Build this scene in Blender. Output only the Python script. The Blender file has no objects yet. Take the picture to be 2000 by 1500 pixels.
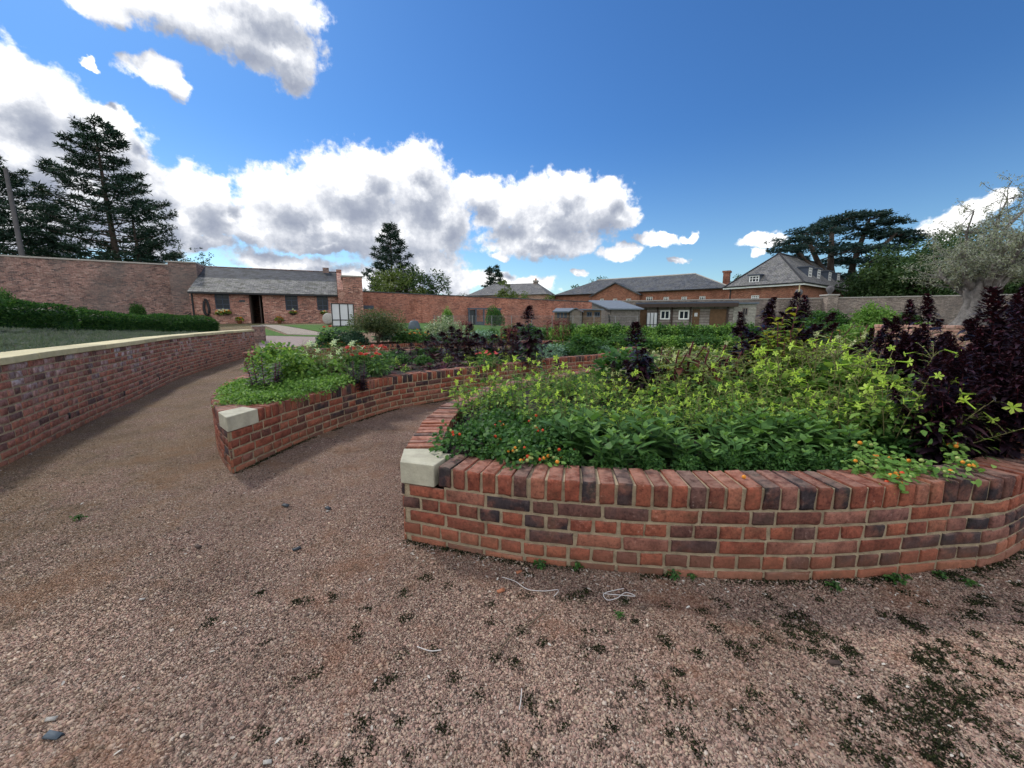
import bpy, math, random
import numpy as np
from mathutils import Vector, noise as mnoise
R = math.radians
random.seed(7)
SC = bpy.context.scene
COL = SC.collection
# ------------------------------------------------------------------ camera and sight lines
H, FPX = 1.45, 770.0
PITCH = math.atan(124/770)
SP, CP = math.sin(PITCH), math.cos(PITCH)
def ray(px, py):
    dx, dy = (px-1000)/FPX, -(py-750)/FPX
    return (dx, CP+dy*SP, -SP+dy*CP)
def G(px, py, z=0.0):
    r = ray(px, py); t = (z-H)/r[2]
    return (r[0]*t, r[1]*t)
def D(px, py, d):
    r = ray(px, py); t = d/r[1]
    return Vector((r[0]*t, d, H+r[2]*t))
cam = bpy.data.cameras.new('camera'); camo = bpy.data.objects.new('camera', cam); COL.objects.link(camo)
cam.lens = FPX/2000*36; cam.sensor_width = 36; cam.clip_start = .05; cam.clip_end = 5000
camo.location = (0, 0, H); camo.rotation_euler = (math.pi/2-PITCH, 0, 0)
SC.camera = camo
SC.view_settings.view_transform = 'Standard'; SC.view_settings.look = 'None'
SC.view_settings.exposure = 0.42; SC.view_settings.gamma = 1
SC.cycles.adaptive_threshold = .03; SC.cycles.max_bounces = 5; SC.cycles.transparent_max_bounces = 4
SC.cycles.diffuse_bounces = 2; SC.cycles.glossy_bounces = 2; SC.cycles.transmission_bounces = 3
def smooth(a, b, x):
    t = min(1, max(0, (x-a)/(b-a))); return t*t*(3-2*t)
def lerp(a, b, t): return a+(b-a)*t
def zt(x, y):
    if x < -8: A = 1.24
    elif x < 4: A = lerp(1.24, .75, (x+8)/12)
    else: A = lerp(.75, .15, min(1, (x-4)/16))
    return A*smooth(17, 26.5, y)
# ------------------------------------------------------------------ materials
def new_mat(name):
    m = bpy.data.materials.new(name); m.use_nodes = True
    nt = m.node_tree; nt.nodes.clear()
    return m, nt
def N(nt, t, **kw):
    n = nt.nodes.new(t)
    for k, v in kw.items():
        if k.startswith('i_'):
            n.inputs[k[2:].replace('_', ' ')].default_value = v
        else: setattr(n, k, v)
    return n
def c4(c): return (c[0], c[1], c[2], 1)
def ramp(nt, stops, fac, interp='LINEAR'):
    n = nt.nodes.new('ShaderNodeValToRGB'); n.color_ramp.interpolation = interp
    e = n.color_ramp.elements
    e[0].position, e[0].color = stops[0][0], c4(stops[0][1])
    e[1].position, e[1].color = stops[-1][0], c4(stops[-1][1])
    for p, c in stops[1:-1]:
        x = e.new(p); x.color = c4(c)
    nt.links.new(fac, n.inputs[0]); return n.outputs[0]
def mixc(nt, f, a, b, mode='MIX'):
    n = nt.nodes.new('ShaderNodeMix'); n.data_type = 'RGBA'; n.blend_type = mode
    for s, v in ((n.inputs[0], f), (n.inputs[6], a), (n.inputs[7], b)):
        if hasattr(v, 'is_output'): nt.links.new(v, s)
        elif isinstance(v, (int, float)): s.default_value = v
        else: s.default_value = c4(v)
    return n.outputs[2]
def math_(nt, op, a, b=0.0, c=0.0, clamp=False):
    n = nt.nodes.new('ShaderNodeMath'); n.operation = op; n.use_clamp = clamp
    for i, v in enumerate((a, b, c)):
        if hasattr(v, 'is_output'): nt.links.new(v, n.inputs[i])
        else: n.inputs[i].default_value = v
    return n.outputs[0]
def noise_(nt, vec, scale, detail=4, rough=.55):
    n = N(nt, 'ShaderNodeTexNoise'); n.inputs['Scale'].default_value = scale
    n.inputs['Detail'].default_value = detail; n.inputs['Roughness'].default_value = rough
    if vec is not None: nt.links.new(vec, n.inputs['Vector'])
    return n.outputs['Fac']
def sstep(nt, a, b, x):
    n = N(nt, 'ShaderNodeMapRange'); n.interpolation_type = 'SMOOTHSTEP'
    n.inputs[1].default_value = a; n.inputs[2].default_value = b
    nt.links.new(x, n.inputs[0]); return n.outputs[0]
def coord(nt, what='Object'): return nt.nodes.new('ShaderNodeTexCoord').outputs[what]
def attr(nt, name='rnd'):
    n = nt.nodes.new('ShaderNodeAttribute'); n.attribute_name = name; return n.outputs['Fac']
def finish(nt, col, rough=.8, bump=None, bd=.01, bs=.5, spec=.3, transl=0, metal=0, tcol=None):
    p = N(nt, 'ShaderNodeBsdfPrincipled'); o = N(nt, 'ShaderNodeOutputMaterial')
    if hasattr(col, 'is_output'): nt.links.new(col, p.inputs['Base Color'])
    else: p.inputs['Base Color'].default_value = c4(col)
    if hasattr(rough, 'is_output'): nt.links.new(rough, p.inputs['Roughness'])
    else: p.inputs['Roughness'].default_value = rough
    p.inputs['Specular IOR Level'].default_value = spec; p.inputs['Metallic'].default_value = metal
    if bump is not None:
        b = N(nt, 'ShaderNodeBump'); b.inputs['Distance'].default_value = bd; b.inputs['Strength'].default_value = bs
        nt.links.new(bump, b.inputs['Height']); nt.links.new(b.outputs[0], p.inputs['Normal'])
    out = p.outputs[0]
    if transl:
        t = N(nt, 'ShaderNodeBsdfTranslucent')
        tc = tcol if tcol is not None else col
        if hasattr(tc, 'is_output'): nt.links.new(tc, t.inputs[0])
        else: t.inputs[0].default_value = c4(tc)
        m = N(nt, 'ShaderNodeMixShader'); m.inputs[0].default_value = transl
        nt.links.new(out, m.inputs[1]); nt.links.new(t.outputs[0], m.inputs[2]); out = m.outputs[0]
    nt.links.new(out, o.inputs[0])
MATS = {}
def leaf_mat(name, stops, rough=.58, transl=.35, spec=.2, ns=9):
    """leaf colour: per-leaf random value picks from the ramp, a little blotching on top"""
    m, nt = new_mat(name)
    f = math_(nt, 'ADD', math_(nt, 'MULTIPLY', attr(nt), .8), math_(nt, 'MULTIPLY', noise_(nt, coord(nt), ns, 3), .25))
    c = ramp(nt, stops, f)
    t = mixc(nt, 1.0, c, (1.25, 1.3, .7), 'MULTIPLY')
    finish(nt, c, rough, transl=transl, spec=spec, tcol=t)
    MATS[name] = m; return m
def plain(name, col, rough=.7, var=.25, ns=6, spec=.3, metal=0, bump=0, bd=.005):
    m, nt = new_mat(name)
    n1 = noise_(nt, coord(nt), ns, 6, .6)
    c = ramp(nt, [(.25, tuple(v*(1-var) for v in col)), (.75, tuple(min(1, v*(1+var)) for v in col))], n1)
    finish(nt, c, rough, bump=noise_(nt, coord(nt), ns*8, 5) if bump else None, bd=bd, bs=bump, spec=spec, metal=metal)
    MATS[name] = m; return m
def g(r, gg, b): return (r, gg, b)
leaf_mat('leaf_mid', [(0, g(.02, .055, .018)), (.5, g(.045, .12, .03)), (1, g(.10, .20, .05))])
leaf_mat('leaf_dark', [(0, g(.015, .05, .022)), (.5, g(.03, .09, .035)), (1, g(.065, .15, .055))])
leaf_mat('leaf_lance', [(0, g(.04, .10, .030)), (.55, g(.085, .18, .048)), (.85, g(.16, .28, .075)), (1, g(.26, .38, .11))], rough=.5)
leaf_mat('leaf_lime', [(0, g(.05, .12, .03)), (.45, g(.10, .20, .045)), (.8, g(.20, .32, .065)), (1, g(.33, .44, .10))])
leaf_mat('leaf_bright', [(0, g(.06, .14, .03)), (.5, g(.125, .25, .05)), (1, g(.25, .38, .10))])
leaf_mat('leaf_amaranth', [(0, g(.007, .004, .008)), (.6, g(.017, .008, .015)), (.88, g(.038, .011, .020)), (1, g(.085, .017, .024))], rough=.42, transl=.06, spec=.35)
leaf_mat('plume_red', [(0, g(.012, .005, .009)), (.6, g(.030, .008, .014)), (1, g(.08, .014, .022))], rough=.7, transl=.08)
leaf_mat('plume_pink', [(0, g(.08, .02, .025)), (.6, g(.15, .04, .045)), (1, g(.24, .08, .07))], rough=.8, transl=.12)
leaf_mat('leaf_joseph', [(0, g(.09, .015, .02)), (.3, g(.13, .03, .03)), (.42, g(.12, .17, .05)), (.75, g(.20, .26, .07)), (1, g(.34, .36, .13))], ns=30)
leaf_mat('leaf_turning', [(0, g(.04, .09, .02)), (.45, g(.10, .17, .035)), (.8, g(.26, .30, .05)), (1, g(.40, .30, .03))])
leaf_mat('leaf_airy', [(0, g(.03, .055, .02)), (.6, g(.07, .105, .04)), (.9, g(.13, .14, .05)), (1, g(.22, .13, .06))])
leaf_mat('leaf_beet', [(0, g(.035, .008, .015)), (.55, g(.075, .016, .025)), (.8, g(.06, .05, .025)), (1, g(.10, .17, .05))])
leaf_mat('leaf_basil', [(0, g(.012, .010, .02)), (.6, g(.03, .022, .04)), (1, g(.07, .05, .08))])
leaf_mat('leaf_silver', [(0, g(.07, .15, .10)), (.5, g(.14, .25, .18)), (1, g(.27, .38, .30))])
leaf_mat('leaf_blue', [(0, g(.02, .055, .035)), (.6, g(.04, .095, .06)), (1, g(.09, .16, .10))])
leaf_mat('leaf_white', [(0, g(.07, .13, .06)), (.5, g(.22, .29, .18)), (1, g(.55, .57, .45))])
leaf_mat('leaf_lavender', [(0, g(.05, .08, .055)), (.5, g(.10, .13, .105)), (.75, g(.135, .14, .16)), (1, g(.15, .22, .09))])
leaf_mat('leaf_hedge', [(0, g(.012, .045, .015)), (.6, g(.03, .085, .022)), (1, g(.08, .16, .035))])
leaf_mat('leaf_olive', [(0, g(.13, .155, .115)), (.5, g(.24, .265, .21)), (1, g(.42, .44, .38))], rough=.5)
leaf_mat('needle_pine', [(0, g(.008, .022, .016)), (.6, g(.018, .042, .028)), (1, g(.04, .075, .045))], transl=.15)
leaf_mat('needle_cedar', [(0, g(.010, .028, .026)), (.6, g(.022, .05, .045)), (1, g(.05, .09, .075))], transl=.15)
leaf_mat('tree_leaf', [(0, g(.018, .04, .015)), (.6, g(.04, .08, .025)), (1, g(.085, .13, .04))], transl=.25)
leaf_mat('tree_leaf_pale', [(0, g(.05, .08, .02)), (.6, g(.10, .14, .035)), (1, g(.17, .19, .06))], transl=.25)
leaf_mat('grass_blade', [(0, g(.05, .11, .02)), (.6, g(.08, .18, .03)), (1, g(.14, .25, .05))])
leaf_mat('moss_blade', [(0, g(.007, .009, .004)), (.6, g(.016, .020, .007)), (1, g(.042, .050, .016))], rough=.9, transl=.1)
leaf_mat('petal_lime', [(0, g(.30, .48, .05)), (.5, g(.45, .62, .09)), (1, g(.62, .72, .22))], transl=.35)
leaf_mat('petal_cream', [(0, g(.45, .52, .24)), (.5, g(.60, .65, .36)), (1, g(.72, .74, .52))], transl=.35)
leaf_mat('petal_white', [(0, g(.38, .50, .28)), (1, g(.60, .66, .50))], transl=.3)
leaf_mat('petal_red', [(0, g(.35, .02, .012)), (1, g(.62, .06, .03))], transl=.25)
leaf_mat('petal_pink', [(0, g(.55, .06, .08)), (1, g(.75, .16, .13))], transl=.25)
leaf_mat('petal_orange', [(0, g(.45, .12, .01)), (1, g(.70, .28, .03))], transl=.25)
leaf_mat('fruit_red', [(0, g(.42, .04, .012)), (1, g(.55, .07, .02))], rough=.3, transl=0)
leaf_mat('fruit_orange', [(0, g(.55, .16, .02)), (1, g(.62, .28, .03))], rough=.3, transl=0)
leaf_mat('fruit_green', [(0, g(.22, .28, .08)), (1, g(.36, .40, .14))], rough=.3, transl=0)
leaf_mat('litter', [(0, g(.10, .07, .05)), (.3, g(.22, .16, .12)), (.7, g(.34, .30, .26)), (1, g(.55, .52, .46))], rough=.8, transl=0)
plain('stem_green', (.05, .10, .03), .6); plain('stem_tan', (.16, .15, .06), .7); plain('stem_brown', (.10, .075, .05), .8); plain('stem_red', (.10, .02, .03), .6)
plain('bark', (.075, .055, .045), .95, .4, 3, bump=.8, bd=.05); plain('bark_grey', (.27, .25, .235), .95, .55, 9, bump=1, bd=.06)
plain('pole_wood', (.10, .095, .10), .9, .2, 2)
plain('soil', (.028, .020, .015), .95, .5, 14, bump=1, bd=.03)
plain('stone_cream', (.38, .36, .275), .9, .28, 9, bump=.6, bd=.006)
def coping_mat():
    m, nt = new_mat('coping_stone'); co = coord(nt); oi = nt.nodes.new('ShaderNodeObjectInfo').outputs['Random']
    c = ramp(nt, [(.25, g(.40, .36, .21)), (.5, g(.50, .45, .27)), (.75, g(.57, .51, .33))], noise_(nt, co, 7, 6, .6))
    c = mixc(nt, 1, c, ramp(nt, [(0, g(.78, .77, .76)), (1, g(1.12, 1.1, 1.08))], oi), 'MULTIPLY')
    c = mixc(nt, math_(nt, 'MULTIPLY', sstep(nt, .58, .72, noise_(nt, co, 16, 6, .7)), .5), c, (.20, .19, .12))
    finish(nt, c, .85, bump=noise_(nt, co, 60, 5), bd=.004, bs=.35); MATS['coping_stone'] = m
coping_mat()
plain('white_paint', (.78, .78, .76), .5, .06, 4); plain('black_paint', (.012, .012, .015), .45, .2, 5)
plain('dark_frame', (.035, .05, .08), .5, .2, 5); plain('white_panel', (.55, .56, .58), .6, .08, 2)
plain('grey_wood', (.17, .14, .12), .85, .25, 5); plain('brown_wood', (.115, .065, .034), .8, .25, 5)
plain('dark_wood', (.055, .038, .032), .85, .3, 6); plain('felt', (.13, .155, .19), .9, .15, 3)
plain('lead', (.065, .08, .11), .6, .2, 2); plain('slate_chip', (.035, .042, .05), .5, .3, 30)
plain('terracotta', (.33, .13, .07), .85, .2, 12); plain('string_white', (.50, .47, .45), .8, .1, 30)
plain('mortar', (.34, .27, .18), .95, .42, 14, bump=1, bd=.012)
plain('grey_stone', (.34, .32, .29), .9, .25, 14, bump=.5, bd=.01)
plain('metal_wire', (.25, .25, .25), .5, .1, 5, metal=.6)
plain('dead_slate', (.07, .09, .11), .7, .2, 6)
def glass_mat():
    m, nt = new_mat('window_glass'); finish(nt, (.010, .014, .022), .22, spec=.25); MATS['window_glass'] = m
glass_mat()
def brick_geo_mat(name, bloom=.0, mossy=.0, stops=None):
    """bricks built one by one: per-brick colour from 'rnd', blotches, sooty ends, lime bloom, soil splash at the foot"""
    m, nt = new_mat(name); co = coord(nt); r = attr(nt)
    c = ramp(nt, stops or [(0, g(.030, .025, .030)), (.15, g(.050, .037, .040)), (.24, g(.11, .058, .050)), (.30, g(.165, .060, .042)), (.5, g(.245, .073, .046)),
                  (.68, g(.28, .092, .055)), (.86, g(.29, .115, .074)), (1, g(.19, .092, .078))], r)
    edge = sstep(nt, .42, .66, noise_(nt, co, 9, 4, .6))
    dk = sstep(nt, .26, .18, r)
    c = mixc(nt, math_(nt, 'MULTIPLY', math_(nt, 'MULTIPLY', edge, dk), .75), c, (.20, .085, .062))   # burnt bricks are only partly black
    n1 = noise_(nt, co, 13, 6, .65); n2 = noise_(nt, co, 55, 5, .7); n3 = noise_(nt, co, 3.1, 5, .6)
    c = mixc(nt, 1, c, ramp(nt, [(.3, g(.45, .42, .45)), (.5, g(.95, .95, .95)), (.72, g(1.3, 1.25, 1.2))], n1), 'MULTIPLY')
    c = mixc(nt, 1, c, ramp(nt, [(.30, g(.42, .40, .40)), (.46, g(.92, .92, .92)), (.7, g(1.22, 1.2, 1.18))], n2), 'MULTIPLY')
    lim = math_(nt, 'MULTIPLY', sstep(nt, .56, .70, n2), sstep(nt, .52, .68, noise_(nt, co, 6, 5, .65)))
    c = mixc(nt, math_(nt, 'MULTIPLY', lim, .5), c, (.46, .39, .34))
    sx = N(nt, 'ShaderNodeSeparateXYZ'); nt.links.new(co, sx.inputs[0])
    if bloom:
        hi = sstep(nt, .30, .85, sx.outputs[2])
        pick = sstep(nt, .35, .9, math_(nt, 'FRACT', math_(nt, 'MULTIPLY', r, 37.7)))   # some bricks have bloomed, others not
        b = math_(nt, 'MULTIPLY', math_(nt, 'MULTIPLY', sstep(nt, .36, .62, noise_(nt, co, 1.6, 3, .6)), hi), bloom)
        b = math_(nt, 'MULTIPLY', math_(nt, 'MULTIPLY', b, pick), sstep(nt, .30, .62, n1))
        c = mixc(nt, b, c, (.50, .47, .50))
    splash = N(nt, 'ShaderNodeMapRange'); splash.inputs[1].default_value = .20; splash.inputs[2].default_value = -.02
    nt.links.new(math_(nt, 'ADD', sx.outputs[2], math_(nt, 'MULTIPLY', math_(nt, 'SUBTRACT', n1, .5), .2)), splash.inputs[0])
    c = mixc(nt, math_(nt, 'MULTIPLY', splash.outputs[0], .6), c, (.27, .12, .07))
    if mossy:
        mo = math_(nt, 'MULTIPLY', sstep(nt, .5, .68, noise_(nt, co, 7, 5, .7)), mossy)
        c = mixc(nt, mo, c, (.05, .05, .028))
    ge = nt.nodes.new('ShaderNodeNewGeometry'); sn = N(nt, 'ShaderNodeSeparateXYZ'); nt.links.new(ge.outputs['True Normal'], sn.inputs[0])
    wt = math_(nt, 'MULTIPLY', sstep(nt, .75, .95, sn.outputs[2]), sstep(nt, .30, .62, n1))   # top faces paler: weathering, plus light from above painted into the colour
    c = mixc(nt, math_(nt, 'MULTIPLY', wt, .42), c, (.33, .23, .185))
    hgt = math_(nt, 'ADD', n1, math_(nt, 'MULTIPLY', n2, .6))
    finish(nt, c, .9, bump=hgt, bd=.010, bs=1, spec=.2); MATS[name] = m
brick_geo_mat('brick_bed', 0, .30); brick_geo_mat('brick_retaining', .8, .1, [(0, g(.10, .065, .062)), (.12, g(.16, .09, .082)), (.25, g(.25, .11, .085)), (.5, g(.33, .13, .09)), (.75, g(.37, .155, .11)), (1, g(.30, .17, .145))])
def wall_mat(name, cols, mort, grime=.5, blot=(.16, .14, .12), bw=.225, bh=.075):
    """brickwork of far walls: brick texture in metres along the wall with weather patches"""
    m, nt = new_mat(name); uv = coord(nt, 'UV'); co = coord(nt)
    b = N(nt, 'ShaderNodeTexBrick'); b.inputs['Scale'].default_value = 1
    b.inputs['Brick Width'].default_value = bw; b.inputs['Row Height'].default_value = bh
    b.inputs['Mortar Size'].default_value = .007; b.inputs['Bias'].default_value = 0
    b.inputs['Color1'].default_value = (0, 0, 0, 1); b.inputs['Color2'].default_value = (1, 1, 1, 1); b.inputs['Mortar'].default_value = (.5, .5, .5, 1)
    nt.links.new(uv, b.inputs['Vector'])
    c = ramp(nt, [(0, cols[0]), (.3, cols[1]), (.7, cols[2]), (1, cols[3])], b.outputs['Color'])
    c = mixc(nt, b.outputs['Fac'], c, mort)
    n1 = noise_(nt, co, 1.1, 6, .62); n2 = noise_(nt, co, .42, 5, .6); n3 = noise_(nt, uv, 9, 4)
    c = mixc(nt, 1, c, ramp(nt, [(.3, g(.62, .6, .6)), (.5, g(1, 1, 1)), (.75, g(1.25, 1.22, 1.2))], n1), 'MULTIPLY')
    c = mixc(nt, 1, c, ramp(nt, [(.3, g(.6, .6, .6)), (.5, g(1, 1, 1)), (.75, g(1.35, 1.3, 1.3))], n3), 'MULTIPLY')
    c = mixc(nt, math_(nt, 'MULTIPLY', sstep(nt, .40, .72, n2), grime), c, blot)
    finish(nt, c, .9, bump=b.outputs['Fac'], bd=-.01, bs=.5, spec=.2); MATS[name] = m
wall_mat('brick_old', [g(.09, .06, .058), g(.20, .11, .094), g(.265, .145, .12), g(.34, .225, .19)], (.26, .22, .20), .7, (.115, .105, .10))
wall_mat('brick_cottage', [g(.10, .05, .045), g(.25, .105, .08), g(.33, .145, .105), g(.44, .26, .20)], (.36, .27, .23), .3, (.30, .18, .145))
wall_mat('brick_garden', [g(.19, .07, .055), g(.33, .12, .082), g(.40, .15, .10), g(.45, .21, .15)], (.36, .23, .18), .3, (.16, .10, .09))
wall_mat('brick_stable', [g(.18, .075, .05), g(.27, .105, .065), g(.31, .12, .075), g(.36, .17, .11)], (.26, .17, .13), .25, (.2, .1, .07))
wall_mat('brick_grey', [g(.12, .10, .09), g(.19, .15, .13), g(.24, .19, .16), g(.32, .27, .23)], (.28, .25, .22), .6, (.13, .115, .11))
wall_mat('brick_warm', [g(.22, .11, .08), g(.34, .18, .13), g(.40, .22, .16), g(.46, .30, .23)], (.42, .34, .28), .2, (.3, .2, .15))
def slate_mat(name, cols, lich, moss=.0, w=.3, h=.19, band=False):
    m, nt = new_mat(name); uv = coord(nt, 'UV'); co = coord(nt)
    b = N(nt, 'ShaderNodeTexBrick'); b.inputs['Scale'].default_value = 1
    b.inputs['Brick Width'].default_value = w; b.inputs['Row Height'].default_value = h; b.inputs['Mortar Size'].default_value = .008
    b.inputs['Color1'].default_value = (0, 0, 0, 1); b.inputs['Color2'].default_value = (1, 1, 1, 1); b.inputs['Mortar'].default_value = (0, 0, 0, 1)
    nt.links.new(uv, b.inputs['Vector'])
    c = ramp(nt, [(0, cols[0]), (.5, cols[1]), (1, cols[2])], b.outputs['Color'])
    n1 = noise_(nt, co, .9, 6, .65); n2 = noise_(nt, uv, 7, 5, .6)
    c = mixc(nt, math_(nt, 'MULTIPLY', sstep(nt, .42, .62, n1), .7), c, lich)
    c = mixc(nt, 1, c, ramp(nt, [(.3, g(.6, .6, .6)), (.5, g(1, 1, 1)), (.7, g(1.3, 1.3, 1.3))], n2), 'MULTIPLY')
    if moss: c = mixc(nt, math_(nt, 'MULTIPLY', sstep(nt, .5, .6, noise_(nt, co, 2.3, 5, .65)), moss), c, (.05, .052, .03))
    if band:   # upper courses are darker and bluer
        sz = N(nt, 'ShaderNodeSeparateXYZ'); nt.links.new(co, sz.inputs[0])
        c = mixc(nt, sstep(nt, 4.42, 4.52, math_(nt, 'ADD', sz.outputs[2], math_(nt, 'MULTIPLY', n2, .25))), c, mixc(nt, 1, c, (.30, .34, .44), 'MULTIPLY'))
    c = mixc(nt, b.outputs['Fac'], c, g(.04, .04, .045))
    finish(nt, c, .8, bump=b.outputs['Fac'], bd=-.015, bs=.7, spec=.15); MATS[name] = m
slate_mat('slate_cottage', [g(.09, .09, .092), g(.14, .14, .14), g(.21, .207, .20)], (.21, .207, .19), .6, band=True)
slate_mat('slate_dark', [g(.05, .055, .07), g(.08, .088, .105), g(.12, .125, .14)], (.13, .13, .13), .4)
slate_mat('slate_grey', [g(.10, .10, .11), g(.14, .14, .145), g(.19, .185, .18)], (.2, .195, .185), .35)
def boards_mat(name, a, b_, h=.12, gapc=(.03, .025, .02)):
    m, nt = new_mat(name); uv = coord(nt, 'UV'); co = coord(nt)
    b = N(nt, 'ShaderNodeTexBrick'); b.inputs['Scale'].default_value = 1; b.inputs['Brick Width'].default_value = 2.4
    b.inputs['Row Height'].default_value = h; b.inputs['Mortar Size'].default_value = h*.07
    b.inputs['Color1'].default_value = c4(a); b.inputs['Color2'].default_value = c4(b_); b.inputs['Mortar'].default_value = c4(gapc)
    nt.links.new(uv, b.inputs['Vector'])
    c = mixc(nt, 1, b.outputs['Color'], ramp(nt, [(.3, g(.7, .7, .7)), (.7, g(1.2, 1.2, 1.2))], noise_(nt, co, 5, 5)), 'MULTIPLY')
    finish(nt, c, .8, bump=b.outputs['Fac'], bd=-.01, bs=.6); MATS[name] = m
boards_mat('boards_grey', (.14, .125, .115), (.19, .17, .155)); boards_mat('boards_pale', (.30, .285, .25), (.36, .34, .30))
boards_mat('boards_brown', (.15, .095, .06), (.20, .13, .085), .15)
boards_mat('log_boards', (.16, .13, .115), (.30, .27, .245), .25, (.03, .018, .016))
def ground_patches(nt, co, c):
    n1 = noise_(nt, co, .55, 6, .6); n2 = noise_(nt, co, 1.7, 6, .7); n3 = noise_(nt, co, 6, 6, .7)
    c = mixc(nt, 1, c, ramp(nt, [(.3, g(.70, .68, .66)), (.5, g(1, 1, 1)), (.7, g(1.22, 1.2, 1.16))], noise_(nt, co, 1.05, 5, .65)), 'MULTIPLY')
    c = mixc(nt, math_(nt, 'MULTIPLY', sstep(nt, .50, .66, n2), .5), c, (.25, .115, .07))
    sx = N(nt, 'ShaderNodeSeparateXYZ'); nt.links.new(co, sx.inputs[0])
    left = N(nt, 'ShaderNodeMapRange'); left.inputs[1].default_value = -.6; left.inputs[2].default_value = -4.2
    nt.links.new(sx.outputs[0], left.inputs[0])
    gm = math_(nt, 'MULTIPLY', sstep(nt, .42, .68, math_(nt, 'ADD', n2, math_(nt, 'MULTIPLY', left.outputs[0], .10))), math_(nt, 'ADD', math_(nt, 'MULTIPLY', left.outputs[0], .25), .05))
    c = mixc(nt, gm, c, (.15, .135, .05))
    dk = math_(nt, 'MULTIPLY', sstep(nt, .54, .66, n3), sstep(nt, .42, .6, n1))
    return mixc(nt, math_(nt, 'MULTIPLY', dk, .6), c, (.06, .05, .032)), sx
def gravel_mat():
    m, nt = new_mat('gravel'); co = coord(nt)
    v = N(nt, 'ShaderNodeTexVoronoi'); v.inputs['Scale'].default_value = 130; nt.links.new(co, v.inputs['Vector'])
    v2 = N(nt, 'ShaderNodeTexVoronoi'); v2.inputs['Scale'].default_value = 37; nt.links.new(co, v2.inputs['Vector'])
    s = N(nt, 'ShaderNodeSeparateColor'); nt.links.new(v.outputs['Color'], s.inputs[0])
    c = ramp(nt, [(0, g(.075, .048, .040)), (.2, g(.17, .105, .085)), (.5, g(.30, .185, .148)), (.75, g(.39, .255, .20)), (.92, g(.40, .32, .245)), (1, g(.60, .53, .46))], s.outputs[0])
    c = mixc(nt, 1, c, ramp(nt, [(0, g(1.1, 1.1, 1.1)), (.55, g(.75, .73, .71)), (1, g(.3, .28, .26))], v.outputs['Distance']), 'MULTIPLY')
    c, sx = ground_patches(nt, co, c)
    far = N(nt, 'ShaderNodeMapRange'); far.inputs[1].default_value = 22; far.inputs[2].default_value = 30
    nt.links.new(sx.outputs[1], far.inputs[0])
    c = mixc(nt, far.outputs[0], c, (.06, .11, .03))
    hgt = math_(nt, 'ADD', math_(nt, 'MULTIPLY', v.outputs['Distance'], -1), math_(nt, 'MULTIPLY', v2.outputs['Distance'], -.6))
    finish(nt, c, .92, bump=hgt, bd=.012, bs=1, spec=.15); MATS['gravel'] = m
gravel_mat()
def pebble_mat():
    m, nt = new_mat('pebble'); co = coord(nt)
    c = ramp(nt, [(0, g(.05, .036, .030)), (.20, g(.13, .082, .066)), (.38, g(.29, .185, .15)), (.56, g(.38, .25, .20)), (.68, g(.41, .315, .23)), (.8, g(.26, .20, .165)), (.95, g(.40, .29, .225)), (1, g(.50, .43, .36))], attr(nt))
    c, _ = ground_patches(nt, co, c); finish(nt, c, .88, spec=.2); MATS['pebble'] = m
pebble_mat()
def noisy(name, stops, scale, bump=.6, bd=.03):
    m, nt = new_mat(name); co = coord(nt); n = noise_(nt, co, scale, 8, .7)
    finish(nt, ramp(nt, stops, n), .9, bump=noise_(nt, co, scale*6, 5), bd=bd, bs=bump, spec=.15); MATS[name] = m
noisy('lawn', [(.3, g(.04, .09, .018)), (.7, g(.075, .155, .03))], 5)
noisy('tarmac_path', [(.3, g(.24, .19, .18)), (.7, g(.32, .26, .24))], 9)
noisy('cobble_path', [(.3, g(.17, .14, .12)), (.5, g(.30, .26, .22)), (.7, g(.38, .33, .28))], 16)
noisy('bank_soil', [(.3, g(.05, .05, .03)), (.7, g(.10, .095, .06))], 6)
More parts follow.
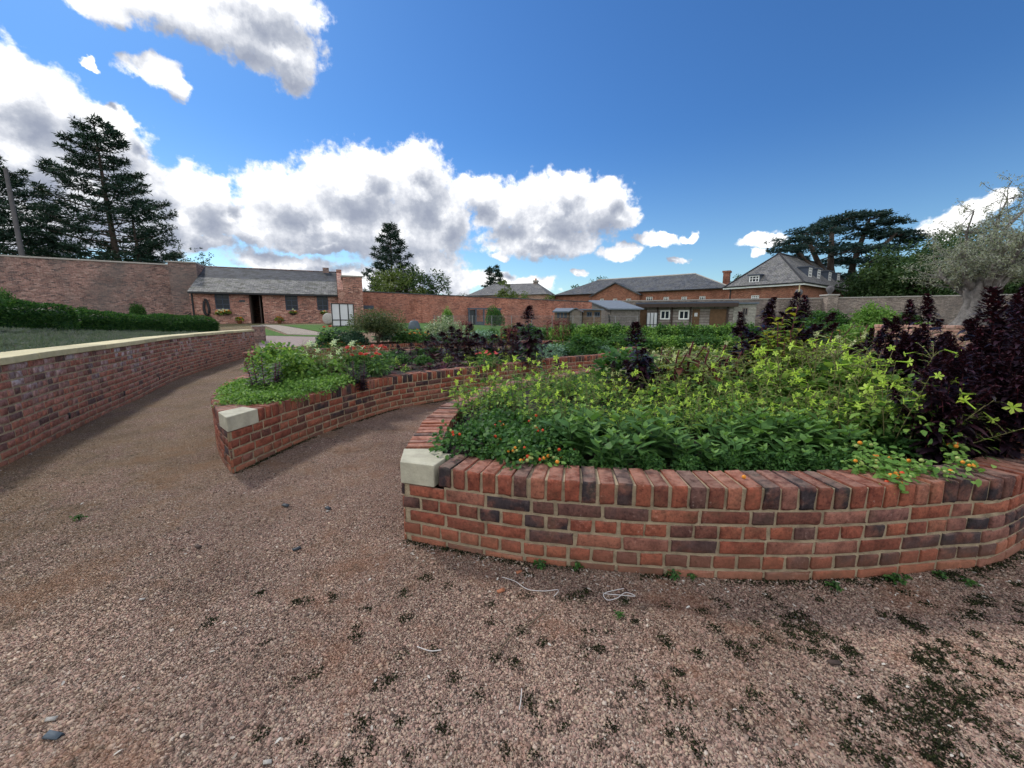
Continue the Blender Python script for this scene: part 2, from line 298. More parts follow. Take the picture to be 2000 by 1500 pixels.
# ------------------------------------------------------------------ mesh builders
class QB:
    """quads only, numpy, each element with its own random value"""
    def __init__(s): s.v = []; s.q = []; s.r = []; s.n = 0
    def add(s, v, q, r):
        v = np.asarray(v, float).reshape(-1, 3); q = np.asarray(q, int).reshape(-1, 4)
        s.v.append(v); s.q.append(q+s.n); s.n += len(v)
        s.r.append(np.broadcast_to(np.asarray(r, float), (len(v),)).copy())
    def build(s, name, mat, parent=None, smooth_=False):
        v = np.concatenate(s.v); q = np.concatenate(s.q); r = np.concatenate(s.r)
        me = bpy.data.meshes.new(name)
        me.vertices.add(len(v)); me.vertices.foreach_set('co', v.ravel())
        me.loops.add(q.size); me.loops.foreach_set('vertex_index', q.ravel())
        me.polygons.add(len(q)); me.polygons.foreach_set('loop_start', np.arange(len(q))*4)
        me.polygons.foreach_set('loop_total', np.full(len(q), 4))
        if smooth_: me.polygons.foreach_set('use_smooth', np.ones(len(q), bool))
        me.update(calc_edges=True)
        a = me.attributes.new('rnd', 'FLOAT', 'POINT'); a.data.foreach_set('value', r)
        me.materials.append(MATS[mat])
        o = bpy.data.objects.new(name, me); COL.objects.link(o); o.parent = parent
        return o
    def tube(s, pts, rad, sides=5, r=.5):
        pts = [Vector(p) for p in pts]; n = len(pts); vs = []
        for i, p in enumerate(pts):
            t = (pts[min(i+1, n-1)]-pts[max(i-1, 0)]).normalized()
            a = t.cross(Vector((0, 0, 1)) if abs(t.z) < .95 else Vector((1, 0, 0))).normalized(); b = t.cross(a)
            rr = rad[i] if isinstance(rad, (list, tuple)) else rad
            for k in range(sides):
                an = 2*math.pi*k/sides
                vs.append(p+a*(rr*math.cos(an))+b*(rr*math.sin(an)))
        qs = [(i*sides+k, i*sides+(k+1) % sides, (i+1)*sides+(k+1) % sides, (i+1)*sides+k) for i in range(n-1) for k in range(sides)]
        s.add([tuple(v) for v in vs], qs, r)
    def box(s, c, h, r=.5, rot=0):
        cx, cy, cz = c; hx, hy, hz = h; ca, sa = math.cos(rot), math.sin(rot)
        vs = [(cx+ca*x*hx-sa*y*hy, cy+sa*x*hx+ca*y*hy, cz+z*hz) for x in (-1, 1) for y in (-1, 1) for z in (-1, 1)]
        s.add(vs, BOXQ, r)
BOXQ = [(0, 1, 3, 2), (4, 6, 7, 5), (0, 4, 5, 1), (2, 3, 7, 6), (0, 2, 6, 4), (1, 5, 7, 3)]
def tmpl(rows, fold=.18):
    v = []; 
    for t, w in rows: v += [(t, -w, fold*w), (t, 0, 0), (t, w, fold*w)]
    q = []
    for i in range(len(rows)-1):
        a = i*3; q += [(a, a+1, a+4, a+3), (a+1, a+2, a+5, a+4)]
    return np.array(v, float), np.array(q)
T_LANCE = tmpl([(0, .08), (.15, .5), (.4, 1), (.72, .62), (1, .03)])
T_OVAL = tmpl([(0, .1), (.3, .95), (.7, .9), (1, .06)])
T_DIA = (np.array([(0, 0, 0), (.45, -1, .1), (1, 0, 0), (.45, 1, .1)], float), np.array([(0, 1, 2, 3)]))
def unit(a): return a/np.maximum(np.linalg.norm(a, axis=-1, keepdims=True), 1e-9)
def leaves(qb, P, A, Nn, L, W, T, rnd, droop=.0):
    P = np.asarray(P, float); A = unit(np.asarray(A, float)); n = len(P)
    if n == 0: return
    S = unit(np.cross(A, np.asarray(Nn, float))); Nm = np.cross(S, A)
    L = np.broadcast_to(L, (n,)).reshape(n, 1, 1); W = np.broadcast_to(W, (n,)).reshape(n, 1, 1)
    tv, tq = T; t = tv[:, 0].reshape(1, -1, 1); w = tv[:, 1].reshape(1, -1, 1); h = tv[:, 2].reshape(1, -1, 1)
    V = P[:, None]+A[:, None]*L*t+S[:, None]*W*w+Nm[:, None]*W*h
    dr = np.broadcast_to(droop, (n,)).reshape(n, 1)
    V[:, :, 2] -= (L[:, :, 0]*dr*(tv[:, 0]**2).reshape(1, -1))
    Q = tq[None]+(np.arange(n)*len(tv))[:, None, None]
    qb.add(V.reshape(-1, 3), Q.reshape(-1, 4), np.repeat(np.broadcast_to(rnd, (n,)), len(tv)))
class MB:
    """general polygons with box-projected uv in metres (architecture)"""
    def __init__(s): s.v = []; s.f = []
    def poly(s, pts):
        n = len(s.v); s.v += [tuple(p) for p in pts]; s.f.append(tuple(range(n, n+len(pts))))
    def prism(s, pts, z0, z1):
        n = len(pts); b = len(s.v)
        s.v += [(p[0], p[1], z0) for p in pts]+[(p[0], p[1], z1) for p in pts]
        s.f += [tuple(range(b+n-1, b-1, -1)), tuple(range(b+n, b+2*n))]
        s.f += [(b+i, b+(i+1) % n, b+n+(i+1) % n, b+n+i) for i in range(n)]
    def build(s, name, mat, parent=None, bevel=0):
        me = bpy.data.meshes.new(name); me.from_pydata(s.v, [], s.f); me.update()
        uv = me.uv_layers.new(name='UVMap')
        for p in me.polygons:
            nn = p.normal
            if abs(nn.z) > .97: t = Vector((1, 0, 0)); b = Vector((0, 1, 0))
            else:
                t = Vector((-nn.y, nn.x, 0)).normalized(); b = nn.cross(t)
                if b.z < 0: b = -b
            for li in p.loop_indices:
                co = me.vertices[me.loops[li].vertex_index].co
                uv.data[li].uv = (co.dot(t), co.dot(b))
        me.materials.append(MATS[mat])
        o = bpy.data.objects.new(name, me); COL.objects.link(o); o.parent = parent
        if bevel:
            md = o.modifiers.new('bevel', 'BEVEL'); md.width = bevel; md.segments = 2; md.limit_method = 'ANGLE'
        return o
class Fr:
    """a wall frame: u along the front, v back into the building"""
    def __init__(s, P, Q):
        s.P = Vector((P[0], P[1])); d = Vector((Q[0]-P[0], Q[1]-P[1])); s.len = d.length
        s.u = d.normalized(); s.w = Vector((-s.u.y, s.u.x))
        if s.w.y < 0 and abs(s.w.y) > .3: s.w = -s.w
    def p(s, u, v, z): q = s.P+s.u*u+s.w*v; return (q.x, q.y, z)
    def hit(s, px, py, v=0):
        r = ray(px, py); o = s.P+s.w*v
        k = (o.x*s.w.x+o.y*s.w.y)/(r[0]*s.w.x+r[1]*s.w.y)
        q = Vector((r[0]*k, r[1]*k))-s.P
        return q.dot(s.u), H+r[2]*k
    def box(s, mb, u0, u1, v0, v1, z0, z1):
        mb.prism([s.p(u0, v0, 0)[:2], s.p(u1, v0, 0)[:2], s.p(u1, v1, 0)[:2], s.p(u0, v1, 0)[:2]], z0, z1)
    def wall(s, mb, u0, u1, z0, z1, holes, v=0, rev=.12):
        us = sorted({u0, u1, *[h[0] for h in holes], *[h[1] for h in holes]}); zs = sorted({z0, z1, *[h[2] for h in holes], *[h[3] for h in holes]})
        us = [a for a in us if u0 <= a <= u1]; zs = [a for a in zs if z0 <= a <= z1]
        for a, b in zip(us, us[1:]):
            for c, d in zip(zs, zs[1:]):
                m = ((a+b)/2, (c+d)/2)
                if any(h[0] < m[0] < h[1] and h[2] < m[1] < h[3] for h in holes): continue
                mb.poly([s.p(a, v, c), s.p(b, v, c), s.p(b, v, d), s.p(a, v, d)])
        for a, b, c, d in holes:
            mb.poly([s.p(a, v, c), s.p(a, v+rev, c), s.p(a, v+rev, d), s.p(a, v, d)])
            mb.poly([s.p(b, v, c), s.p(b, v, d), s.p(b, v+rev, d), s.p(b, v+rev, c)])
            mb.poly([s.p(a, v, d), s.p(a, v+rev, d), s.p(b, v+rev, d), s.p(b, v, d)])
            mb.poly([s.p(a, v, c), s.p(b, v, c), s.p(b, v+rev, c), s.p(a, v+rev, c)])
    def window(s, root, u0, u1, z0, z1, v=.06, fm='dark_frame', nx=2, nz=3, t=.05):
        w = MB(); s.box(w, u0, u1, v+.03, v+.05, z0, z1); pane = None
        f = MB()
        s.box(f, u0, u0+t, v, v+.028, z0, z1); s.box(f, u1-t, u1, v, v+.028, z0, z1)
        s.box(f, u0+t, u1-t, v, v+.028, z0, z0+t); s.box(f, u0+t, u1-t, v, v+.028, z1-t, z1)
        for i in range(1, nx):
            c = lerp(u0, u1, i/nx); s.box(f, c-t*.35, c+t*.35, v+.004, v+.027, z0+t, z1-t)
        for i in range(1, nz):
            c = lerp(z0, z1, i/nz); s.box(f, u0+t, u1-t, v+.008, v+.026, c-t*.3, c+t*.3)
        fo = f.build('window', fm, root); w.build('pane', 'window_glass', fo)
        return fo
# ------------------------------------------------------------------ things
def empty(name, loc, rz=0):
    o = bpy.data.objects.new(name, None); COL.objects.link(o); o.location = loc; o.rotation_euler = (0, 0, rz)
    o.empty_display_size = .1; return o
def tag(o, label=None, cat=None, group=None, kind=None):
    for k, v in (('label', label), ('category', cat), ('group', group), ('kind', kind)):
        if v: o[k] = v
    return o
def thing(name, label, cat, loc=(0, 0, 0), rz=0, group=None): return tag(empty(name, loc, rz), label, cat, group)
KIDS = {}
def copy_tree(o):
    if o.name not in KIDS: KIDS[o.name] = [k for k in bpy.data.objects if k.parent == o]
    c = o.copy(); COL.objects.link(c)
    for k in KIDS[o.name]:
        d = k.copy(); COL.objects.link(d); d.parent = c
    return c
def npr(seed): return np.random.default_rng(seed)
# ------------------------------------------------------------------ sky, clouds and sun
SUN_AZ, SUN_EL = R(-48), R(44)
def make_world():
    w = bpy.data.worlds.new('World'); SC.world = w; w.use_nodes = True; nt = w.node_tree; nt.nodes.clear()
    sky = N(nt, 'ShaderNodeTexSky'); sky.sky_type = 'NISHITA'; sky.sun_disc = False
    sky.sun_elevation = SUN_EL; sky.sun_rotation = SUN_AZ; sky.altitude = 200; sky.air_density = 1.15; sky.dust_density = .4; sky.ozone_density = 3.0
    d = coord(nt, 'Generated'); sx = N(nt, 'ShaderNodeSeparateXYZ'); nt.links.new(d, sx.inputs[0])
    az = math_(nt, 'ARCTAN2', sx.outputs[0], sx.outputs[1]); el = math_(nt, 'ARCSINE', sx.outputs[2])
    cb = N(nt, 'ShaderNodeCombineXYZ'); nt.links.new(az, cb.inputs[0]); nt.links.new(el, cb.inputs[1]); ae = cb.outputs[0]
    # clouds as puffs at fixed compass bearings and heights
    blobs = [(200, -10, 70, 40), (330, 10, 130, 62), (450, 45, 120, 75), (545, 95, 80, 75), (570, 150, 42, 40), (500, -10, 130, 60), (300, 130, 48, 32), (335, 165, 36, 24),
             (15, 170, 90, 80), (105, 215, 100, 78), (30, 300, 130, 120), (195, 280, 95, 80), (265, 345, 65, 62), (180, 390, 130, 110), (300, 420, 55, 70), (60, 430, 110, 90), (235, 225, 28, 22),
             (385, 385, 66, 58), (365, 430, 60, 40), (440, 435, 80, 38), (430, 365, 26, 26), (300, 470, 90, 40), (400, 480, 70, 22),
             (560, 385, 90, 62), (690, 365, 105, 80), (815, 365, 78, 84), (640, 440, 180, 55), (760, 455, 150, 62), (830, 520, 70, 42), (870, 420, 55, 70), (720, 320, 40, 36), (810, 310, 42, 36), (500, 455, 110, 30),
             (930, 370, 42, 34), (985, 410, 62, 55), (1085, 405, 90, 66), (1170, 400, 62, 58), (1215, 430, 40, 30), (1060, 470, 120, 34), (1180, 365, 26, 28), (1100, 360, 40, 30),
             (1285, 468, 48, 13), (1210, 495, 40, 15), (1345, 455, 16, 11), (978, 498, 24, 10), (1320, 506, 20, 8), (1490, 463, 46, 16), (1480, 488, 15, 7), (1130, 530, 18, 8), (1040, 556, 40, 14), (960, 548, 50, 18),
             (880, 555, 60, 24), (740, 545, 110, 30), (560, 515, 90, 24), (640, 480, 90, 16), (1050, 440, 70, 30), (1880, 425, 78, 30), (1945, 400, 45, 26), (1020, 570, 60, 14), (200, 125, 14, 12)]
    gr = bpy.data.node_groups.new('cloud_field', 'ShaderNodeTree')
    gr.interface.new_socket('p', in_out='INPUT', socket_type='NodeSocketVector'); gr.interface.new_socket('f', in_out='OUTPUT', socket_type='NodeSocketFloat')
    gi = gr.nodes.new('NodeGroupInput'); go = gr.nodes.new('NodeGroupOutput'); acc = None
    nv = N(gr, 'ShaderNodeTexNoise'); nv.inputs['Scale'].default_value = 11; nv.inputs['Detail'].default_value = 5; nv.inputs['Roughness'].default_value = .6
    gr.links.new(gi.outputs[0], nv.inputs['Vector'])
    wv = N(gr, 'ShaderNodeVectorMath', operation='MULTIPLY_ADD'); gr.links.new(nv.outputs['Color'], wv.inputs[0])
    wv.inputs[1].default_value = (.085, .075, 0); wv.inputs[2].default_value = (-.0425, -.0375, 0)
    ad = N(gr, 'ShaderNodeVectorMath', operation='ADD'); gr.links.new(wv.outputs[0], ad.inputs[0]); gr.links.new(gi.outputs[0], ad.inputs[1])
    def ang(px, py):
        r = ray(px, py); l = math.sqrt(sum(c*c for c in r)); return math.atan2(r[0], r[1]), math.asin(r[2]/l)
    for px, py, rx, ry in blobs:
        a0, e0 = ang(px, py); a1, _ = ang(px+rx, py); _, e1 = ang(px, py-ry)
        s = N(gr, 'ShaderNodeVectorMath', operation='SUBTRACT'); gr.links.new(ad.outputs[0], s.inputs[0]); s.inputs[1].default_value = (a0, e0, 0)
        m = N(gr, 'ShaderNodeVectorMath', operation='MULTIPLY'); gr.links.new(s.outputs[0], m.inputs[0])
        m.inputs[1].default_value = (1/max(abs(a1-a0), .008)/1.12, 1/max(abs(e1-e0), .006)/1.12, 0)
        l = N(gr, 'ShaderNodeVectorMath', operation='LENGTH'); gr.links.new(m.outputs[0], l.inputs[0])
        f = math_(gr, 'MULTIPLY_ADD', l.outputs['Value'], -1, 1)
        acc = f if acc is None else math_(gr, 'SMOOTH_MAX', acc, f, .12)
    # noise breaks up the puffs; unseen fill clouds are added further below
    vd = N(gr, 'ShaderNodeSeparateXYZ'); gr.links.new(gi.outputs[0], vd.inputs[0])
    fz = noise_(gr, gi.outputs[0], 38, 8, .62)
    acc = math_(gr, 'ADD', acc, math_(gr, 'MULTIPLY', math_(gr, 'SUBTRACT', fz, .5), .95))
    gr.links.new(acc, go.inputs[0])
    g1 = nt.nodes.new('ShaderNodeGroup'); g1.node_tree = gr; nt.links.new(ae, g1.inputs[0])
    of = N(nt, 'ShaderNodeVectorMath', operation='ADD'); nt.links.new(ae, of.inputs[0]); of.inputs[1].default_value = (-.018, .045, 0)
    g2 = nt.nodes.new('ShaderNodeGroup'); g2.node_tree = gr; nt.links.new(of.outputs[0], g2.inputs[0])
    f1, f2 = g1.outputs[0], g2.outputs[0]
    mask = sstep(nt, -.09, .28, f1)
    lit = math_(nt, 'MULTIPLY_ADD', math_(nt, 'SUBTRACT', f1, math_(nt, 'MAXIMUM', f2, -.35)), .95, .60)
    lit = math_(nt, 'ADD', lit, math_(nt, 'MULTIPLY', math_(nt, 'SUBTRACT', .32, math_(nt, 'MINIMUM', f1, .7)), .75), clamp=True)
    cc = ramp(nt, [(0, g(2.7, 3.0, 3.8)), (.3, g(3.7, 4.0, 4.7)), (.6, g(6.0, 6.2, 6.7)), (1, g(10, 10, 10))], lit)
    hz = sstep(nt, .42, -.02, el)
    tint = mixc(nt, hz, g(.34, .62, .93), g(.80, .98, 1.06))
    base = mixc(nt, 1.0, sky.outputs[0], tint, 'MULTIPLY')
    colr = mixc(nt, mask, base, cc)
    # unseen bright cloud banks added behind and beside the viewer to fill shaded walls
    nb = noise_(nt, d, 2.6, 6, .6)
    bm = math_(nt, 'MULTIPLY', sstep(nt, .40, .52, nb), sstep(nt, 1.15, 1.55, math_(nt, 'ABSOLUTE', az)))
    bm = math_(nt, 'MULTIPLY', bm, sstep(nt, -.02, .08, el))
    colr = mixc(nt, bm, colr, ramp(nt, [(.40, g(8, 8.3, 9)), (.6, g(15, 15, 15)), (.75, g(10, 10.5, 11))], nb))
    bg = N(nt, 'ShaderNodeBackground'); bg.inputs[1].default_value = .1; nt.links.new(colr, bg.inputs[0])
    out = N(nt, 'ShaderNodeOutputWorld'); nt.links.new(bg.outputs[0], out.inputs[0])
    w.cycles.sampling_method = 'MANUAL'; w.cycles.sample_map_resolution = 512
make_world()
sl = bpy.data.lights.new('sun', 'SUN'); so = bpy.data.objects.new('sun', sl); COL.objects.link(so)
sl.energy = 2.2; sl.angle = R(6); sl.color = (1, .95, .86)
sd = Vector((math.sin(SUN_AZ)*math.cos(SUN_EL), math.cos(SUN_AZ)*math.cos(SUN_EL), math.sin(SUN_EL)))
so.rotation_euler = sd.to_track_quat('Z', 'Y').to_euler(); so.location = sd*200
# ------------------------------------------------------------------ ground
def axis(segs):
    out = []
    for a, b, st in segs:
        x = a
        while x < b-1e-6: out.append(x); x += st
    out.append(segs[-1][1]); return out
def grid_obj(name, xs, ys, zf, mat, kind='structure'):
    v = [(x, y, zf(x, y)) for y in ys for x in xs]; n = len(xs)
    f = [(j*n+i, j*n+i+1, (j+1)*n+i+1, (j+1)*n+i) for j in range(len(ys)-1) for i in range(n-1)]
    me = bpy.data.meshes.new(name); me.from_pydata(v, [], f); me.materials.append(MATS[mat])
    me.polygons.foreach_set('use_smooth', [True]*len(f))
    o = bpy.data.objects.new(name, me); COL.objects.link(o); o['kind'] = kind; return o
def gz(x, y):
    z = zt(x, y)
    if abs(x) < 14 and y < 16: z += .018*(mnoise.noise((x*.7, y*.7, 0)))+.008*mnoise.noise((x*2.3, y*2.3, 3))
    return z
xs = axis([(-900, -100, 160), (-100, -16, 6), (-16, -8, .8), (-8, 8, .25), (8, 30, 1.0), (30, 100, 7), (100, 900, 160)])
ys = axis([(-12, 0, 2), (0, 9, .25), (9, 30, .75), (30, 100, 7), (100, 900, 160)])
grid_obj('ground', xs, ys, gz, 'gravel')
# ------------------------------------------------------------------ curved walls made brick by brick
class Path:
    def __init__(s, pts, closed=False, sub=14):
        P = [Vector((p[0], p[1])) for p in pts]; out = []
        n = len(P)
        for i in range(n-1):
            a, b, c, d = P[max(i-1, 0)], P[i], P[i+1], P[min(i+2, n-1)]
            for k in range(sub):
                t = k/sub
                out.append(.5*((2*b)+(c-a)*t+(2*a-5*b+4*c-d)*t*t+(3*b-a-3*c+d)*t**3))
        out.append(P[-1]); s.p = out; s.c = [0]
        for a, b in zip(out, out[1:]): s.c.append(s.c[-1]+(b-a).length)
        s.len = s.c[-1]
    def at(s, l):
        import bisect
        l = min(max(l, 0), s.len); i = min(max(bisect.bisect_right(s.c, l)-1, 0), len(s.p)-2)
        t = (l-s.c[i])/max(1e-9, s.c[i+1]-s.c[i]); return s.p[i].lerp(s.p[i+1], t)
    def nor(s, l, e=.06):
        d = (s.at(l+e)-s.at(l-e)).normalized(); return Vector((d.y, -d.x))
rb = random.Random(3)
def brick(qb, P, s0, s1, z0, z1, dep, proud=.0, r=None, j=.002, ch=.004):
    a, b = P.at(s0), P.at(s1); na, nb = P.nor(s0), P.nor(s1); pr = proud+rb.uniform(-.002, .002)
    d = (b-a).normalized(); Lb = (b-a).length; hb = z1-z0
    us = (0, .07*min(1, .2/max(Lb, .01)), rb.uniform(.35, .65), 1-.07*min(1, .2/max(Lb, .01)), 1); zs = (0, .13, .87, 1)
    chip = 1 if rb.random() < .25 else 0; v = []; ring = []
    for iz, fz in enumerate(zs):
        for iu, fu in enumerate(us):
            eu, ez = iu in (0, 4), iz in (0, 3); n = na.lerp(nb, fu); p = a.lerp(b, fu)
            o = pr+rb.uniform(-j, j)*.45-(ch*rb.uniform(.6, 1.6) if (eu or ez) else 0)-(ch*1.2*chip*rb.random() if (eu and ez) else 0)
            du = rb.uniform(-j, j)*.5+(rb.uniform(0, j)*(1 if iu == 0 else -1) if eu else 0)
            dz = rb.uniform(-j, j)*.4+(rb.uniform(0, j)*(1 if iz == 0 else -1) if ez else 0)
            q = p+n*o+d*du; v.append((q.x, q.y, z0+hb*fz+dz))
    q = [(r_*5+c_, r_*5+c_+1, (r_+1)*5+c_+1, (r_+1)*5+c_) for r_ in range(3) for c_ in range(4)]
    ring = [0, 1, 2, 3, 4, 9, 14, 19, 18, 17, 16, 15, 10, 5]
    for i in ring:
        fu, fz = us[i % 5], zs[i//5]; n = na.lerp(nb, fu); w = a.lerp(b, fu)-n*dep; v.append((w.x, w.y, v[i][2]))
    m = len(ring); q += [(ring[i], 20+i, 20+(i+1) % m, ring[(i+1) % m]) for i in range(m)]
    qb.add(v, q, rb.random() if r is None else r)
def ribbon(qb, P, off0, z0, off1, z1, s0=0, s1=None, st=.12):
    s1 = P.len if s1 is None else s1; n = max(2, int((s1-s0)/st)); v = []
    for i in range(n+1):
        l = lerp(s0, s1, i/n); p = P.at(l); nn = P.nor(l); a = p+nn*off0; b = p+nn*off1
        v += [(a.x, a.y, z0), (b.x, b.y, z1)]
    qb.add(v, [(2*i, 2*i+2, 2*i+3, 2*i+1) for i in range(n)], .5)
def courses(qb, P, ztop, n, s0, s1, ch=.075, first=0, skip=(), k_=1.0):
    ch *= k_
    for k in range(n):
        z1 = ztop-k*ch; z0 = z1-ch+.0118*k_; s = s0; head = (k+first) % 2 == 1
        s += (.0 if head else .05)
        while s < s1-.02:
            w = (.1025 if head else .215)*k_*rb.uniform(.95, 1.04)
            if not head and rb.random() < .06: w = .1025*k_
            e = min(s+w, s1)
            if not any(abs((s+e)/2-q) < .06 and kk == k for q, kk in skip): brick(qb, P, s, e, z0, z1, .09 if .22 < s < P.len-.3 else .015, j=.005, ch=.005)
            s = e+.013*k_*rb.uniform(.65, 1.3)
def raised_bed(name, label, front, back, ncourse, ztop, stone, left_stone, spoly=None):
    """front and back are outer edges of the top; back ends where front begins"""
    t = thing(name, label, 'raised bed', (0, 0, 0))
    pf = Path(front); pb = Path(back)
    bq = QB(); mq = QB(); cq = QB()
    for P, a, b in ((pf, 0, pf.len), (pb, 0, pb.len)):
        courses(bq, P, ztop-.146, ncourse, a, b, k_=1.2)
        ribbon(mq, P, -.012, -.08, -.012, ztop-.150)
        ribbon(mq, P, -.012, ztop-.156, -.012, ztop-.014, .3, P.len-.3)
        ribbon(mq, P, -.012, ztop-.014, -.242, ztop-.014, .35, P.len-.4); ribbon(mq, P, -.242, ztop-.014, -.242, .25, .35, P.len-.4)
    for P, a, b in ((pf, stone+.008, pf.len), (pb, 0, pb.len-left_stone-.008)):
        n = int((b-a)/.0985)
        for i in range(n):
            s = lerp(a, b, i/n); e = lerp(a, b, (i+1)/n)-.0155*rb.uniform(.7, 1.3)
            brick(cq, P, s, e, ztop-.134, ztop+rb.uniform(-.004, .005), .25, .002, j=.0065, ch=.006)
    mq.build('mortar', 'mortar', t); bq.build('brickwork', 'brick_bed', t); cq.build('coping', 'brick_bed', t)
    inner = [pf.at(l)-pf.nor(l)*.235 for l in np.linspace(.45, pf.len-.45, 60)]+[pb.at(l)-pb.nor(l)*.235 for l in np.linspace(.45, pb.len-.45, 60)]
    s = MB(); s.poly([(p.x, p.y, ztop-.09) for p in inner]); s.build('soil', 'soil', t)
    # corner stone
    if spoly:
        m = MB(); o = [Vector(q) for q in spoly]; cc = sum(o, Vector((0, 0)))/len(o); o = [q+(q-cc).normalized()*.006 for q in o]
        m.prism([(p.x, p.y) for p in o], ztop-.142, ztop+.003); m.build('corner_stone', 'stone_cream', t, bevel=.006)
    return pf, pb, inner
ZA = .55; KD = .923
def T(px, py, z=.55): return G(px, py, z)
def sc(*pts): return [(x*KD, y*KD) for x, y in pts]
A_front = [T(783, 902), T(846, 910), T(927, 921), T(1037, 933), T(1153, 941), T(1290, 948), T(1441, 952), T(1565, 953), T(1700, 950), T(1805, 944), T(1886, 938), T(2000, 926), *sc((4.4, 3.05), (5.3, 4.2), (5.75, 5.8), (5.4, 7.6), (4.5, 9.0))]
A_back = [A_front[-1], *sc((3.6, 9.3), (2.4, 8.6), (1.0, 7.45), (-.1, 6.3), (-.62, 5.3)), T(881, 783), T(865, 789), T(849, 802), T(830, 818), T(814, 839), T(799, 861), T(790, 877), A_front[0]]
Af, Ab, A_in = raised_bed('raised_flower_bed', 'nearest curved red brick bed with cream corner stone, full of lime flowers and dark plumes', A_front, A_back, 6, ZA, .26, .28, [T(783, 902), T(846, 910), T(881, 887), T(863, 886), T(863, 877), T(790, 877)])
B_front = [T(442, 816), T(502, 799), T(572, 779), T(640, 762), T(702, 748), T(770, 735), T(856, 725), T(900, 720), *sc((.2, 9.15)), T(1106, 698), T(1185, 692), T(1216, 684), T(1231, 679)]
B_back = [B_front[-1], *sc((4.75, 15.0), (4.3, 15.6), (2.6, 15.9), (.3, 15.6)), T(850, 679), T(745, 686), *sc((-4.95, 10.0), (-4.9, 8.2)), T(494, 726), T(458, 738), T(437, 748), T(422, 761), T(412, 775), T(416, 790), T(427, 805), B_front[0]]
Bf, Bb, B_in = raised_bed('raised_flower_bed', 'crescent brick bed with pointed grey stone corner, red zinnias and pale green edging', B_front, B_back, 6, ZA, .385, .355, [T(442, 816), T(502, 799), T(473, 795), T(427, 805)])
C_front = [*sc((-7.6, 11.9)), T(558, 687), T(620, 682.5), T(675, 678), T(747, 673), T(850, 669), *sc((-.9, 18.4), (1.4, 18.9), (2.4, 19.6))]
C_back = [C_front[-1], *sc((1.2, 20.5), (-2, 20.4), (-5, 19.3), (-7.3, 17), (-8.6, 14.4), (-8.4, 12.4), (-8.0, 11.95)), C_front[0]]
Cf, Cb, C_in = raised_bed('raised_flower_bed', 'farthest low brick bed holding the blue green bush, airy shrub and orange marigolds', C_front, C_back, 5, ZA, .3, .3)
# ------------------------------------------------------------------ retaining wall on the left
W_pts = [(-4.55, 1.2), (-4.82, 2.5), G(0, 915), G(133, 845), G(267, 781), G(347, 741), G(427, 714), G(500, 693)]
W = Path(W_pts)
def retaining():
    t = thing('retaining_wall', 'long curved red brick wall with cream stone coping along the left of the gravel', 'wall')
    q = QB(); mq = QB(); zt_ = 1.0
    weeps = [(px, py) for px, py in ((124, 818), (228, 773), (302, 742), (352, 724), (400, 710), (437, 699))]
    sk = []
    for px, py in weeps:
        x, y = G(px, py, .17); best = min(range(0, int(W.len*50)), key=lambda i: (W.at(i/50)-Vector((x, y))).length); sk.append(best/50)
    courses(q, W, zt_-.004, 12, 0, W.len, k_=1.14)
    ribbon(mq, W, -.007, -.1, -.007, zt_)
    e = W.at(W.len); n = W.nor(W.len); tdir = Vector((-n.y, n.x))
    mq.add([(e.x, e.y, -.1), (e.x-n.x*.33, e.y-n.y*.33, -.1), (e.x-n.x*.33, e.y-n.y*.33, zt_), (e.x, e.y, zt_)], [(0, 1, 2, 3)], .5)
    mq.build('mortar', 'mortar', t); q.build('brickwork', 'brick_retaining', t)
    wq = []
    for s in sk:
        b = QB(); p = W.at(s); b.box((p.x, p.y, .205), (.006, .022, .036), rot=math.atan2(W.nor(s).y, W.nor(s).x)); b.build('weep_hole', 'black_paint', t)
    s = 0.0; rr = random.Random(5)
    while s < W.len-.05:
        l = min(rr.uniform(.85, .95), W.len-s+.03); m = MB(); k = 5
        a = [W.at(lerp(s+.006, s+l-.006, i/k))+W.nor(lerp(s, s+l, i/k))*.035 for i in range(k+1)]
        b = [W.at(lerp(s+.006, s+l-.006, i/k))-W.nor(lerp(s, s+l, i/k))*.40 for i in range(k+1)]
        m.prism([(p.x, p.y) for p in a]+[(p.x, p.y) for p in reversed(b)], zt_+.002, zt_+.075+rr.uniform(0, .004))
        m.build('coping_stone', 'coping_stone', t, bevel=.008); s += l
retaining()
# bank behind the retaining wall
def bank():
    base = [(W.at(l)-W.nor(l)*.30, (-W.nor(l))) for l in np.linspace(0, W.len, 36)]
    base += [(Vector(p), Vector((-.8, -.6))) for p in ((-11.9, 17.6), (-13.2, 19.2), (-15.2, 21.3), (-18, 23.3))]
    ws = [0, .4, .9, 1.5, 2.2, 3, 4, 5.5, 8, 12, 18]; v = []; f = []
    for i, (p, n) in enumerate(base):
        n = n.lerp(Vector((-1, 0)), .6).normalized()
        end = smooth(40, 33, i)
        for w_ in ws:
            q = p+n*w_
            z = .97+.42*smooth(.3, 5.5, w_)*lerp(.35, 1, smooth(15, 7, q.y))+.05*mnoise.noise((q.x, q.y, 1))*min(1, w_)
            if i > 36: z = max(z-.06*(i-36), zt(q.x, q.y)-.05)
            v.append((q.x, q.y, z))
        v.append((p.x, p.y, -.1))
    m = len(ws)+1
    for i in range(len(base)-1):
        for k in range(len(ws)-1): f.append((i*m+k, (i+1)*m+k, (i+1)*m+k+1, i*m+k+1))
        f.append((i*m+m-1, (i+1)*m+m-1, (i+1)*m, i*m))
    me = bpy.data.meshes.new('bank'); me.from_pydata(v, [], f); me.materials.append(MATS['bank_soil'])
    o = bpy.data.objects.new('bank', me); COL.objects.link(o); o['kind'] = 'structure'
    return v, m
bank_v, bank_m = bank()
